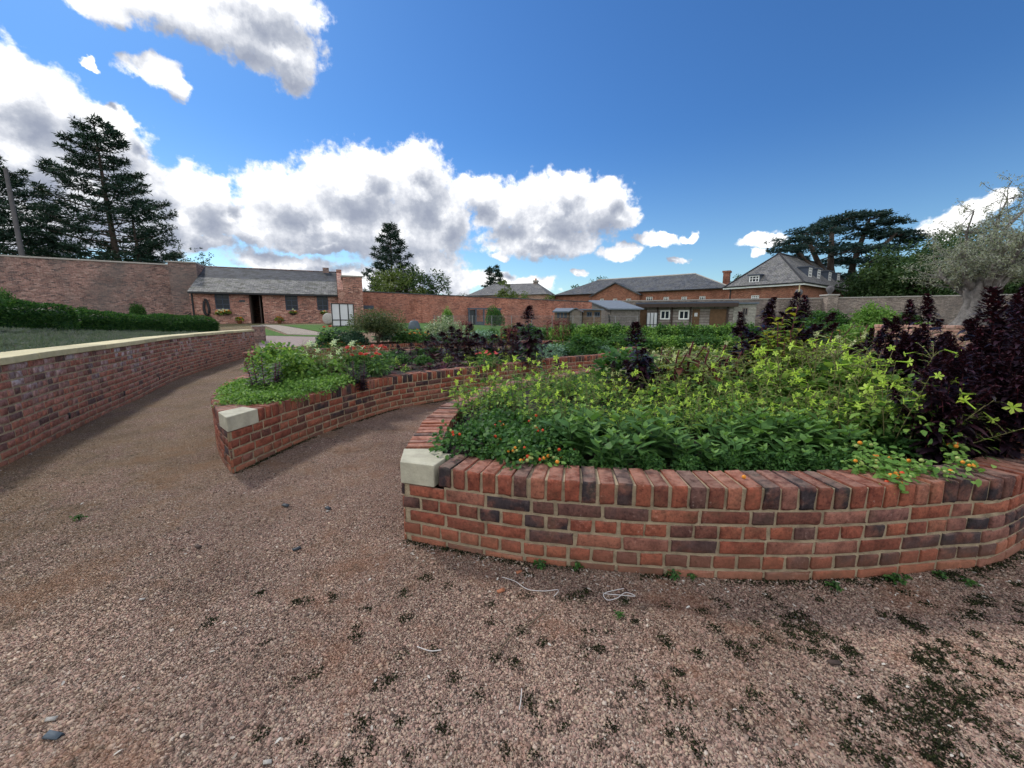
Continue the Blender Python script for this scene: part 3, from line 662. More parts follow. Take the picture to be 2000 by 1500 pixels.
# lawns and paths towards the cottage: sheets that follow the ground
def sheet(name, pts, mat, lift, kind='structure'):
    from mathutils import geometry
    import mathutils
    c = [Vector(p) for p in pts]; x0, x1 = min(p.x for p in c), max(p.x for p in c); y0, y1 = min(p.y for p in c), max(p.y for p in c)
    st = .5; v2 = list(c)
    for a, b in zip(c, c[1:]+c[:1]):
        k = int((b-a).length/st)
        for i in range(1, k): v2.append(a.lerp(b, i/k))
    edges = None
    ins = []
    yy = y0+st/2
    while yy < y1:
        xx = x0+st/2
        while xx < x1:
            q = Vector((xx, yy)); ins_ = False
            for a, b in zip(c, c[1:]+c[:1]):
                if (a.y > q.y) != (b.y > q.y) and q.x < (b.x-a.x)*(q.y-a.y)/(b.y-a.y)+a.x: ins_ = not ins_
            if ins_: ins.append(q)
            xx += st
        yy += st
    b = []
    for a, d in zip(c, c[1:]+c[:1]):
        k = max(1, int((d-a).length/st)); b += [a.lerp(d, i/k) for i in range(k)]
    allv = b+ins; con = [(i, (i+1) % len(b)) for i in range(len(b))]
    vo, eo, fo, *_ = geometry.delaunay_2d_cdt(allv, con, [list(range(len(b)))], 1, 1e-4)
    me = bpy.data.meshes.new(name); me.from_pydata([(p.x, p.y, ground_z(p.x, p.y)+lift) for p in vo], [], [tuple(f) for f in fo]); me.materials.append(MATS[mat])
    o = bpy.data.objects.new(name, me); COL.objects.link(o); o['kind'] = kind; return o
import bisect
def ground_z(x, y):
    """height of the ground sheet as meshed (bilinear between its vertices)"""
    i = min(max(bisect.bisect_right(xs, x)-1, 0), len(xs)-2); j = min(max(bisect.bisect_right(ys, y)-1, 0), len(ys)-2)
    tx = (x-xs[i])/(xs[i+1]-xs[i]); ty = (y-ys[j])/(ys[j+1]-ys[j])
    return lerp(lerp(gz(xs[i], ys[j]), gz(xs[i+1], ys[j]), tx), lerp(gz(xs[i], ys[j+1]), gz(xs[i+1], ys[j+1]), tx), ty)
def on_ground(px, py):
    lo = None; r = ray(px, py); y = 2.0
    while y < 60:
        k = y/r[1]
        if H+r[2]*k <= zt(r[0]*k, y): return (r[0]*k, y)
        y += .05
    return (r[0]*60/r[1], 60)
sheet('path', [on_ground(505, 690), on_ground(560, 690), on_ground(640, 668), on_ground(700, 655), on_ground(640, 652), on_ground(505, 657)], 'tarmac_path', .012)
sheet('lawn', [on_ground(514, 656), on_ground(514, 641.5), on_ground(558, 655), on_ground(650, 655.5), on_ground(640, 659)], 'lawn', .02)
sheet('lawn', [on_ground(545, 635.6), on_ground(600, 634.8), on_ground(720, 637), on_ground(720, 650), on_ground(625, 649)], 'lawn', .02)
sheet('cobbled_path', [on_ground(505, 634), on_ground(542, 635.4), on_ground(622, 649.5), on_ground(640, 654), on_ground(562, 653.5)], 'cobble_path', .016)
sheet('lawn', [(-6, 21.4), (2, 21.6), (6, 22.5), (9, 36), (-4, 34), (-9, 27)], 'lawn', .024)
# ------------------------------------------------------------------ garden walls
P0 = Vector((-20.4, 25.5)); U = Vector((8.1, 3.5)).normalized(); V = Vector((-U.y, U.x))
def L(t, v=0): q = P0+U*t+V*v; return (q.x, q.y)
DEP = 4.2
def long_wall(name, label, a, b, z0a, z1a, z0b, z1b, mat, cope='slate_dark', th=.35, piers=(), cap='grey_stone', cope_h=.09):
    t = thing(name, label, 'wall'); F = Fr(a, b); m = MB(); n = 12
    for vv in (0, th):
        for i in range(n):
            s0, s1 = F.len*i/n, F.len*(i+1)/n; k0, k1 = i/n, (i+1)/n
            m.poly([F.p(s0, vv, lerp(z0a, z0b, k0)), F.p(s1, vv, lerp(z0a, z0b, k1)), F.p(s1, vv, lerp(z1a, z1b, k1)), F.p(s0, vv, lerp(z1a, z1b, k0))])
    for s, za, zb in ((0, z0a, z1a), (F.len, z0b, z1b)): m.poly([F.p(s, 0, za), F.p(s, th, za), F.p(s, th, zb), F.p(s, 0, zb)])
    m.build('brickwork', mat, t)
    c = MB(); o = .06
    pts = [(-.0, -o), (F.len, -o), (F.len, th+o), (0, th+o)]
    lo = [F.p(u, v, (z1a if u == 0 else z1b)+.002) for u, v in ((0, -o), (F.len, -o), (F.len, th+o), (0, th+o))]
    hi = [(p[0], p[1], p[2]+cope_h) for p in lo]
    c.poly(lo[::-1]); c.poly(hi)
    for i in range(4): c.poly([lo[i], lo[(i+1) % 4], hi[(i+1) % 4], hi[i]])
    c.build('coping', cap, t)
    for s, w_, dz, pr in piers:
        k = s/F.len; p = MB(); F.box(p, s-w_/2, s+w_/2, -pr, -.004, lerp(z0a, z0b, k), lerp(z1a, z1b, k)+dz); p.build('pier', mat, t)
    return t, F
# stretch left of the cottage, stretch right of it, and the turned length behind the cabin
ltop = D(335, 516, L(-4, DEP)[1]).z
long_wall('old_garden_wall', 'tall weathered old brick wall behind the hedge, left of the cottage', L(-16, DEP), L(-.05, DEP), .9, D(0, 500, L(-11.2, DEP)[1]).z+.12, 1.0, ltop, 'brick_old', cap='grey_stone')
tw, FW = long_wall('garden_wall', 'long red brick garden wall stretching right from the cottage', L(9.4, DEP), L(35, DEP), .9, D(708, 567, L(10.2, DEP)[1]).z-.09, .2, D(1180, 590, L(35, DEP)[1]).z-.09, 'brick_garden',
                   piers=((6.2, .5, -.15, .06), (13.2, .5, -.15, .06), (19.4, .5, -.15, .06)), cap='slate_dark', cope_h=.07)
WR = [L(35, DEP), (28.3, 36.0), (40, 31.2), (60, 22)]
long_wall('back_wall', 'weathered brick wall with stone cap behind the log cabin', WR[0], WR[1], -.1, 3.45, -.1, D(1600, 583, 36).z, 'brick_grey', th=.4)
rw, FR = long_wall('side_wall', 'grey weathered brick wall behind the olive tree, right of the hipped house', WR[1], WR[3], -.1, D(1600, 583, 36).z, -.1, D(2000, 576, 31).z, 'brick_grey', th=.4)
# gate pier with ball finial where the back wall turns
t = thing('gate_pier', 'square brick pier topped by a stone ball at the left end of the grey wall', 'pier', (WR[1][0], WR[1][1], 0))
m = MB(); m.prism([(-.45, -.5), (.45, -.5), (.45, .4), (-.45, .4)], -.1, 3.62); m.build('pier', 'brick_grey', t)
m = MB(); m.prism([(-.52, -.57), (.52, -.57), (.52, .47), (-.52, .47)], 3.625, 3.74); m.build('cap', 'grey_stone', t)
def lathe(qb, c, prof, n=12, r=.5):
    v = [(c[0]+rr*math.cos(2*math.pi*k/n), c[1]+rr*math.sin(2*math.pi*k/n), c[2]+z) for rr, z in prof for k in range(n)]
    qb.add(v, [(i*n+k, i*n+(k+1) % n, (i+1)*n+(k+1) % n, (i+1)*n+k) for i in range(len(prof)-1) for k in range(n)], r)
q = QB(); lathe(q, (0, -.05, 3.742), [(.001, 0), (.18, 0), (.12, .1), (.2, .2), (.3, .38), (.3, .55), (.2, .72), (.001, .78)]); q.build('ball', 'pole_wood', t, True)
t = thing('gate_pier', 'second brick pier with stone ball, behind the purple plumes', 'pier', (26.0, 36.9, 0))
m = MB(); m.prism([(-.4, -.6), (.4, -.6), (.4, -.02), (-.4, -.02)], -.1, 3.5); m.build('pier', 'brick_grey', t)
q = QB(); lathe(q, (0, -.3, 3.502), [(.001, 0), (.18, 0), (.12, .1), (.2, .2), (.3, .38), (.3, .55), (.2, .72), (.001, .78)]); q.build('ball', 'pole_wood', t, True)
# ------------------------------------------------------------------ the cottage
def cottage():
    t = thing('cottage', 'low brick cottage with slate lean-to roof and dark windows against the garden wall', 'cottage')
    F = Fr(L(0), L(8.82)); gz0 = .95
    def hl(px0, px1, py0, py1):
        u0, z1 = F.hit(px0, py0); u1, z0 = F.hit(px1, py1); return (u0, u1, z0, z1)
    wins = [hl(418, 450, 574, 604), hl(556, 583, 577, 606), hl(618, 642, 578, 606)]
    door = hl(485, 517, 575, 633); door = (door[0], door[1], gz0, door[3])
    ez = F.hit(383, 569)[1]
    m = MB(); F.wall(m, 0, 8.82, gz0, ez, wins+[door])
    m.poly([F.p(0, 0, gz0), F.p(0, DEP, gz0), F.p(0, DEP, ltop), F.p(0, 0, ez)])
    m.poly([F.p(0, DEP, gz0), F.p(8.82, DEP, gz0), F.p(8.82, DEP, ltop-.1), F.p(0, DEP, ltop-.1)])
    m.poly([F.p(0, 0, gz0+.3), F.p(8.82, 0, gz0+.3), F.p(8.82, DEP, gz0+.3), F.p(0, DEP, gz0+.3)])
    m.build('wall', 'brick_cottage', t)
    r = MB(); o = .22; sl_ = (ltop-.05-ez)/DEP
    a, b, c, d = F.p(-.02, -o, ez-o*sl_), F.p(8.6, -o, ez-o*sl_), F.p(8.6, DEP, ltop-.05), F.p(-.02, DEP, ltop-.05)
    up = lambda p: (p[0], p[1], p[2]+.09)
    r.poly([up(a), up(b), up(c), up(d)]); r.poly([a, d, c, b]); r.poly([a, b, up(b), up(a)]); r.poly([a, up(a), up(d), d]); r.poly([b, c, up(c), up(b)])
    r.build('roof', 'slate_cottage', t)
    rd = MB(); F.box(rd, -.3, 8.9, DEP+.005, DEP+.28, ltop-.4, ltop+.10); rd.build('ridge', 'brick_old', t)
    gt = MB(); F.box(gt, 0, 8.6, -o-.09, -o-.004, ez-o*sl_-.05, ez-o*sl_+.045); gt.build('gutter', 'black_paint', t)
    dp = QB(); u, _ = F.hit(392, 600); p = F.p(.14, -.08, 0); dp.tube([(p[0], p[1], .9), (p[0], p[1], ez-.15)], .05, 6); dp.build('downpipe', 'black_paint', t)
    for w_ in wins: F.window(t, w_[0], w_[1], w_[2], w_[3], .07, 'dark_frame', 2, 3, .06)
    dm = MB(); F.box(dm, door[0]+.02, door[0]+.07, .08, .95, gz0+.02, door[3]-.03); F.box(dm, door[1]-.2, door[1]-.14, .1, .98, gz0+.02, door[3]-.05); dm.build('door', 'dark_wood', t)
    # stepped parapet and pier at the right end
    p = MB()
    prof = [(-.35, gz0), (DEP+.4, gz0), (DEP+.4, ltop+.22), (DEP-.5, ltop+.22), (DEP-.5, ltop-.05), (DEP-.9, ltop-.1), (-.35, ez+.35)]
    for u in (8.62, 9.0): p.poly([F.p(u, v, z) for v, z in prof])
    for (v0, z0), (v1, z1) in zip(prof, prof[1:]+prof[:1]): p.poly([F.p(8.62, v0, z0), F.p(8.62, v1, z1), F.p(9.0, v1, z1), F.p(9.0, v0, z0)])
    p.build('parapet', 'brick_cottage', t)
    p = MB(); u0, z = F.hit(668, 540, .0); u1, _ = F.hit(706, 540, .0)
    F.box(p, 9.005, u1, -.35, DEP+.4, gz0, z-.03); p.build('end_pier', 'brick_cottage', t)
    p = MB(); F.box(p, 8.9, u1+.06, -.41, DEP+.46, z-.027, z+.06); p.build('pier_cap', 'grey_stone', t)
    u0, zc = F.hit(630, 523, DEP); u1, _ = F.hit(642, 523, DEP)
    p = MB(); F.box(p, u0, u1, DEP-.2, DEP+.25, ltop-.2, zc); p.build('chimney', 'brick_old', t)
    pr = MB(); u, _ = F.hit(360, 600, DEP-.3); F2 = F
    sp = MB(); u, z = F.hit(473, 588); F.box(sp, u-.16, u+.16, -.02, -.003, z-.06, z+.06); tag(sp.build('name_plate', 'slate_chip'), 'small dark plate left of the cottage door', 'sign')
    return F, wins, door, ez
CF, cwins, cdoor, cez = cottage()
pt = thing('wall_buttress', 'broad brick buttress left of the cottage, patched with pale mortar at its foot', 'buttress')
m = MB(); CF.box(m, -1.55, -.03, 2.2, DEP-.003, .8, ltop+.02); m.build('brickwork', 'brick_old', pt)
m = MB(); CF.box(m, -1.62, -.03, 2.12, DEP+.1, ltop+.024, ltop+.1); m.build('cap', 'grey_stone', pt)
# ------------------------------------------------------------------ distant buildings
def hip_roof(mb, F, w, d, ze, zr, o=.35, inset=None, ridge_along='u'):
    A = [F.p(-o, -o, ze), F.p(w+o, -o, ze), F.p(w+o, d+o, ze), F.p(-o, d+o, ze)]
    if ridge_along == 'u':
        i = d/2 if inset is None else inset
        r0, r1 = F.p(i, d/2, zr), F.p(w-i, d/2, zr)
        fs = [[A[0], A[1], r1, r0], [A[2], A[3], r0, r1], [A[3], A[0], r0], [A[1], A[2], r1]]
    else:
        i = w/2 if inset is None else inset
        r0, r1 = F.p(w/2, i, zr), F.p(w/2, d-i, zr)
        fs = [[A[0], A[1], r0], [A[1], A[2], r1, r0], [A[2], A[3], r1], [A[3], A[0], r0, r1]]
    for f in fs: mb.poly(f)
    mb.poly(A[::-1]); return r0, r1
def ridge_tube(mb, a, b, r=.14): mb.tube([a, b], r, 5)
def stable():
    t = thing('stable_block', 'long brick stable block with slate roof and brick pediment beyond the wall', 'building')
    a = D(1086, 578, 72); b = D(1424, 562, 55.5); F = Fr((a.x, a.y), (b.x, b.y)); w = F.len; ze = (a.z+b.z)/2; d = 10
    wins = []
    for x0, x1, y0, y1 in ((1262, 1274, 580, 590), (1296, 1306, 580, 590), (1331, 1341, 579.5, 589), (1366, 1377, 578.5, 588)):
        u0, z1 = F.hit(x0, y0); u1, z0 = F.hit(x1, y1); wins.append((u0, u1, z0, z1))
    m = MB(); F.wall(m, 0, w, -.1, ze, wins)
    for u in (0, w): m.poly([F.p(u, 0, -.1), F.p(u, d, -.1), F.p(u, d, ze), F.p(u, 0, ze)])
    m.poly([F.p(0, d, -.1), F.p(w, d, -.1), F.p(w, d, ze), F.p(0, d, ze)]); m.build('wall', 'brick_stable', t)
    for x in wins: F.window(t, *x, .06, 'white_paint', 3, 3, .09)
    r = MB(); _, zr = F.hit(1388, 533, d/2); hip_roof(r, F, w, d, ze+.02, zr, .4, 5.5); ro = r.build('roof', 'slate_dark', t)
    q = QB(); ridge_tube(q, F.p(5.5, d/2, zr), F.p(w-5.5, d/2, zr)); ridge_tube(q, F.p(w-5.5, d/2, zr), F.p(w+.4, -.4, ze+.05), .1); q.build('ridge_tiles', 'grey_stone', ro)
    gt = MB(); F.box(gt, -.4, w+.3, -.52, -.41, ze-.06, ze+.06); gt.build('gutter', 'black_paint', t)
    # pedimented bay
    u0, _ = F.hit(1160, 575); u1, _ = F.hit(1252, 570); uc, za = F.hit(1203, 551, -.6); fv = -.7
    bw = []
    for x0, x1 in ((1172, 1179), (1197, 1205), (1223, 1232)):
        p, z1 = F.hit(x0, 583.5, fv); q2, z0 = F.hit(x1, 592, fv); bw.append((p, q2, z0, z1))
    p = MB(); F.wall(p, u0, u1, -.1, ze-.3, bw, fv)
    p.poly([F.p(u0, fv, ze-.3), F.p(u1, fv, ze-.3), F.p(uc, fv, za-.25)])
    for u in (u0, u1): p.poly([F.p(u, fv, -.1), F.p(u, 0, -.1), F.p(u, 0, ze-.3), F.p(u, fv, ze-.3)])
    p.build('pediment_bay', 'brick_stable', t)
    for x in bw: F.window(t, *x, fv+.06, 'white_paint', 3, 2, .09)
    k = MB(); e = .35; back = d/2*.8
    for ua, ub in ((u0-e, uc), (u1+e, uc)):
        k.poly([F.p(ua, fv-e, ze-.42), F.p(ub, fv-e, za), F.p(ub, back, za), F.p(ua, back, ze-.42)])
        k.poly([F.p(ua, fv-e, ze-.6), F.p(ub, fv-e, za-.2), F.p(ub, fv-e, za), F.p(ua, fv-e, ze-.42)])
    k.build('pediment_roof', 'slate_dark', t)
    u0, z1 = F.hit(1413, 529, 2.5); u1, _ = F.hit(1425, 529, 2.5); c = MB(); F.box(c, u0, u1, 2.5, 3.6, ze, z1-.25); ch = c.build('chimney', 'brick_stable', t)
    c = MB(); F.box(c, u0-.12, u1+.12, 2.4, 3.7, z1-.248, z1); c.build('chimney_cap', 'brick_stable', ch)
stable()
def hip_house():
    t = thing('hipped_house', 'brick house with steep hipped slate roof and row of dormers on the right', 'house')
    C = Vector((31.7, 44.5)); a = Vector((.6, -.8)); b = Vector((.8, .6)); w, d = 7.6, 24
    Lp = C-a*w; F = Fr(Lp, C); ze = 5.5
    F.w = b
    _, zr = F.hit(1505, 497, w/2)
    u0, z1 = F.hit(1467, 577); u1, z0 = F.hit(1482, 585)
    wins = [(u0, u1, z0, z1)]
    m = MB(); F.wall(m, 0, w, -.1, ze, wins); m.poly([F.p(w, 0, -.1), F.p(w, d, -.1), F.p(w, d, ze), F.p(w, 0, ze)])
    m.poly([F.p(0, 0, -.1), F.p(0, d, -.1), F.p(0, d, ze), F.p(0, 0, ze)]); m.build('wall', 'brick_stable', t)
    F.window(t, *wins[0], .06, 'white_paint', 4, 2, .1)
    r = MB(); r0, r1 = hip_roof(r, F, w, d, ze+.02, zr, .45, None, 'w'); ro = r.build('roof', 'slate_grey', t)
    q = QB(); ridge_tube(q, r0, r1); ridge_tube(q, r0, F.p(w+.45, -.45, ze+.05), .1); ridge_tube(q, r0, F.p(-.45, -.45, ze+.05), .1); q.build('ridge_tiles', 'slate_dark', ro)
    e = MB(); F.box(e, -.5, w+.5, -.5, -.46, ze-.22, ze+.0); F.box(e, w+.46, w+.5, -.45, d, ze-.22, ze+.0); e.build('eaves_board', 'white_paint', t)
    gt = MB(); F.box(gt, -.5, w+.62, -.62, -.504, ze-.03, ze+.09); F.box(gt, w+.504, w+.62, -.5, d, ze-.03, ze+.09); gt.build('gutter', 'black_paint', t)
    dp = QB(); p = F.p(.25, -.09, 0); dp.tube([(p[0], p[1], 0), (p[0], p[1], ze-.2)], .07, 6); dp.build('downpipe', 'black_paint', t)
    pitch = (zr-ze)/(w/2)
    def dormer(uc, vc, wd, z0, z1, front):
        dm = MB()
        if front:
            v0 = (z0-ze)/pitch-.05; v1 = (z1-ze)/pitch+.3
            bx = lambda mb, A, B, V0, V1, Z0, Z1: F.box(mb, uc+A, uc+B, V0, V1, Z0, Z1)
            bx(dm, -wd/2-.06, wd/2+.06, v0, v1, z0-.05, z1); o = dm.build('dormer', 'lead', t)
            c = MB(); bx(c, -wd/2-.2, wd/2+.2, v0-.2, v1+.2, z1+.003, z1+.12); c.build('dormer_roof', 'lead', o)
            F.window(o, uc-wd/2, uc+wd/2, z0, z1-.04, v0-.06, 'white_paint', 3, 3, .11)
        else:
            uo = w-(z0-ze)/pitch+.05; ui = w-(z1-ze)/pitch-.3
            F.box(dm, ui, uo, vc-wd/2-.05, vc+wd/2+.05, z0-.05, z1); o = dm.build('dormer', 'lead', t)
            c = MB(); F.box(c, ui-.2, uo+.2, vc-wd/2-.2, vc+wd/2+.2, z1+.003, z1+.12); c.build('dormer_roof', 'lead', o)
            # window facing out of the long side
            q0 = F.p(uo, vc-wd/2, 0); q1 = F.p(uo, vc+wd/2, 0); G2 = Fr(q0[:2], q1[:2]); G2.w = -a
            G2.window(o, 0, wd, z0, z1-.04, -.06, 'white_paint', 2, 4, .13)
    v = ((6.35-ze)/pitch); u0, z1 = F.hit(1469, 539.5, .8); u1, z0 = F.hit(1487, 556, .8)
    dormer((u0+u1)/2, 0, u1-u0, z0, z1, True)
    for px in (1581, 1598, 1620, 1637):
        FS = Fr(F.p(w-.6, 0, 0)[:2], F.p(w-.6, d, 0)[:2])
        s, _ = FS.hit(px, 550); 
        if s < 0 or s > d: s = 5
        dormer(0, s, 1.0, ze+.75, ze+2.1, False)
hip_house()
def far_house():
    t = thing('far_house', 'distant house with low hipped slate roof and one tall chimney above the garden wall', 'house')
    a = D(916, 574, 70); b = D(1066, 579, 66); F = Fr((a.x, a.y), (b.x, b.y)); w = F.len; ze = (a.z+b.z)/2; d = 10
    m = MB()
    for p, q in (((0, 0), (w, 0)), ((w, 0), (w, d)), ((w, d), (0, d)), ((0, d), (0, 0))): m.poly([F.p(*p, 0), F.p(*q, 0), F.p(*q, ze), F.p(*p, ze)])
    m.build('wall', 'brick_warm', t)
    r = MB(); _, zr = F.hit(990, 554.5, d/2); hip_roof(r, F, w, d, ze+.02, zr, .4, 2.6); r.build('roof', 'slate_grey', t)
    u0, z1 = F.hit(1043, 548, d/2); u1, _ = F.hit(1050, 548, d/2); c = MB(); F.box(c, u0, u1, d/2-.5, d/2+.5, ze, z1-.25); co_ = c.build('chimney', 'brick_grey', t)
    c = MB(); F.box(c, u0-.1, u1+.1, d/2-.6, d/2+.6, z1-.247, z1); c.build('chimney_cap', 'grey_stone', co_)
    c = QB(); p = F.p((u0+u1)/2, d/2, z1); lathe(c, p, [(.18, 0), (.14, .35), (.001, .36)], 8); c.build('chimney_pot', 'terracotta', co_)
far_house()
# ------------------------------------------------------------------ sheds and the cabin
def cabin():
    t = thing('log_cabin', 'long low timber cabin with two white windows under a flat dark roof', 'cabin')
    F = Fr((11.9, 37.6), (22.3, 34.2)); w = F.len; zT = 2.75
    def hl(x0, x1, y0, y1): u0, z1 = F.hit(x0, y0); u1, z0 = F.hit(x1, y1); return (u0, u1, z0, z1)
    wins = [hl(1290, 1308, 606, 624), hl(1326, 1345.5, 606, 624)]
    uE, _ = F.hit(1432, 610)
    m = MB(); F.wall(m, 0, uE, -.1, zT, wins); m.poly([F.p(0, 0, -.1), F.p(0, 3.2, -.1), F.p(0, 3.2, zT), F.p(0, 0, zT)]); m.poly([F.p(uE, 0, -.1), F.p(uE, 3.2, -.1), F.p(uE, 3.2, zT), F.p(uE, 0, zT)])
    m.build('log_wall', 'log_boards', t)
    for x in wins: F.window(t, *x, .02, 'white_paint', 2, 1, .11)
    for x0, x1 in ((1250, 1263), (1352, 1366), (1386, 1418)):
        u0, _ = F.hit(x0, 620); u1, _ = F.hit(x1, 620); b = MB(); F.box(b, max(u0, .02), u1, -.05, -.004, -.05, 2.45); b.build('door_panel', 'brown_wood', t)
    u0, z1 = F.hit(1356.5, 611, -.06); u1, z0 = F.hit(1362, 618, -.06); b = MB(); F.box(b, u0, u1, -.075, -.054, z0, z1); b.build('notice', 'white_panel', t)
    for x in (1284, 1312, 1348, 1420):
        u0, _ = F.hit(x, 620); b = MB(); F.box(b, u0-.07, u0+.07, -.09, -.003, -.05, zT-.01); b.build('post', 'dark_wood', t)
    r = MB(); F.box(r, -.3, uE+.25, -.55, 3.3, zT+.002, zT+.34); r.build('roof', 'lead', t)
    r = MB(); F.box(r, -.3, uE+.25, -.6, -.553, zT-.12, zT+.2); r.build('fascia', 'dark_wood', t)
    t2 = thing('timber_store', 'pale boarded timber store joined to the right end of the log cabin', 'shed')
    u1, zt2 = F.hit(1478, 593); m = MB(); F.box(m, uE+.02, u1, .0, 3, -.1, zT+.12); m.build('wall', 'boards_pale', t2)
    m = MB(); F.box(m, uE+.27, u1+.15, -.2, 3.1, zT+.123, zT+.24); m.build('roof', 'felt', t2)
    u0, z1 = F.hit(1450, 601); ua, z0 = F.hit(1460, 616); F.window(t2, u0, ua, z0, z1, -.05, 'grey_wood', 2, 1, .08)
    # glazed board leaning by the cabin
    t3 = thing('leaning_sash', 'pale glazed frame leaning by the brown door at the left end of the log cabin', 'window frame')
    u0, z1 = F.hit(1264, 611, -.5); u1, z0 = F.hit(1283, 632, -.5); m = MB(); F.box(m, u0, u1, -.5, -.48, 0, z1); m.build('pane', 'white_panel', t3)
    m = MB()
    for i in range(4): c = lerp(u0, u1, i/3); F.box(m, c-.03, c+.03, -.53, -.502, 0, z1)
    F.box(m, u0, u1, -.524, -.503, z1*.5-.03, z1*.5+.03); m.build('bars', 'slate_chip', t3)
    return F
KF = cabin()
def shed(name, label, px0, px1, d0, d1, depth, zl, zr, wall, roof, wins=(), door=None, gable=False, over=.15):
    a = D(px0, 620, d0); b = D(px1, 620, d1); F = Fr((a.x, a.y), (b.x, b.y)); w = F.len; t = thing(name, label, 'shed')
    hs = []
    for x0, x1, y0, y1 in wins: u0, z1 = F.hit(x0, y0); u1, z0 = F.hit(x1, y1); hs.append((u0, u1, z0, z1))
    zg = zt(a.x, a.y)-.15
    m = MB(); F.wall(m, 0, w, zg, zl if not gable else zl, hs)
    zb = zr
    for u in (0, w): m.poly([F.p(u, 0, zg), F.p(u, depth, zg), F.p(u, depth, zb), F.p(u, 0, zl)])
    m.poly([F.p(0, depth, zg), F.p(w, depth, zg), F.p(w, depth, zb), F.p(0, depth, zb)])
    if gable: m.poly([F.p(0, 0, zl), F.p(w, 0, zl), F.p(w/2, 0, gable)])
    m.build('wall', wall, t)
    for h in hs: F.window(t, *h, .03, 'dark_frame', 2, 1, .07)
    r = MB(); o = over
    if gable:
        sl_ = (gable-zl)/(w/2)
        for s in (-1, 1):
            ue = w/2+s*(w/2+o); ze = zl-o*sl_
            A = [F.p(ue, -o, ze+.02), F.p(w/2, -o, gable+.02), F.p(w/2, depth+o, gable+.02), F.p(ue, depth+o, ze+.02)]
            B = [(p[0], p[1], p[2]+.07) for p in A]
            r.poly(A); r.poly(B)
            for i in range(4): r.poly([A[i], A[(i+1) % 4], B[(i+1) % 4], B[i]])
    else:
        s = (zb-zl)/depth
        A = [F.p(-o, -o, zl-o*s+.01), F.p(w+o, -o, zl-o*s+.01), F.p(w+o, depth+o, zb+o*s+.01), F.p(-o, depth+o, zb+o*s+.01)]
        B = [(p[0], p[1], p[2]+.1) for p in A]; r.poly(A[::-1]); r.poly(B)
        for i in range(4): r.poly([A[i], A[(i+1) % 4], B[(i+1) % 4], B[i]])
    r.build('roof', roof, t)
    if door:
        u0, z1 = F.hit(door[0], door[2]); u1, z0 = F.hit(door[1], door[3]); dd = MB(); F.box(dd, u0, u1, -.05, -.004, zg+.1, z1); dd.build('door', 'grey_wood', t)
    return F
shed('summerhouse', 'small grey summerhouse with a pointed door front, left of the sheds', 1113, 1136, 31.5, 31.3, 2.0, D(1113, 609, 31.5).z, D(1113, 609, 31.5).z, 'boards_grey', 'felt', door=(1117, 1132, 608, 636), gable=D(1125, 603, 31.4).z)
shed('summerhouse_wing', 'low dark windowed wing with felt roof beside the pointed shed', 1083, 1112, 32.4, 32.1, 1.8, D(1083, 610, 32.4).z, D(1083, 604, 33).z, 'boards_brown', 'felt', wins=((1088, 1093, 611, 621), (1095, 1100, 611, 621), (1102, 1107, 611, 621)))
shed('garden_shed', 'brown shed with two dark windows under a flat felt roof', 1138, 1174, 31.8, 31.5, 2.2, D(1140, 606, 31.8).z, D(1140, 605.5, 33).z, 'boards_brown', 'felt', wins=((1146, 1156, 609, 619), (1161, 1172, 609, 619)), over=.2)
shed('workshop_shed', 'large grey boarded shed with sloping blue grey felt roof left of the cabin', 1192, 1249, 33.0, 33.4, 4.4, D(1192, 604, 33).z, D(1192, 590, 38).z, 'boards_grey', 'felt', over=.25)
# ------------------------------------------------------------------ plants
GOLD = 2.399963
def stemset(qb, pts, r0, r1, sides=4): n = len(pts); qb.tube(pts, [lerp(r0, r1, i/(n-1)) for i in range(n)], sides)
def up_leafcloud(qb, rng, n, c, rad, L, W, T, flat=.6, shell=.35, droop=.2, zmin=-9):
    """leaves spread through an ellipsoid, pointing outwards and up"""
    d = unit(rng.normal(size=(n, 3))); d[:, 2] = np.abs(d[:, 2])*1.0-.25*rng.random(n)
    k = (shell+(1-shell)*rng.random(n))**.6
    P = np.array(c)+d*np.array(rad)*k[:, None]; ok = P[:, 2] > zmin; P = P[ok]; d = d[ok]; n = len(P)
    A = d*np.array([1, 1, .4])+rng.normal(size=(n, 3))*.45+np.array([0, 0, .1]); Nn = np.array([0, 0, 1.])+d*.5+rng.normal(size=(n, 3))*flat
    s = rng.uniform(.65, 1.25, n)
    leaves(qb, P, A, Nn, L*s, W*s, T, rng.random(n), droop)
_fl = {}
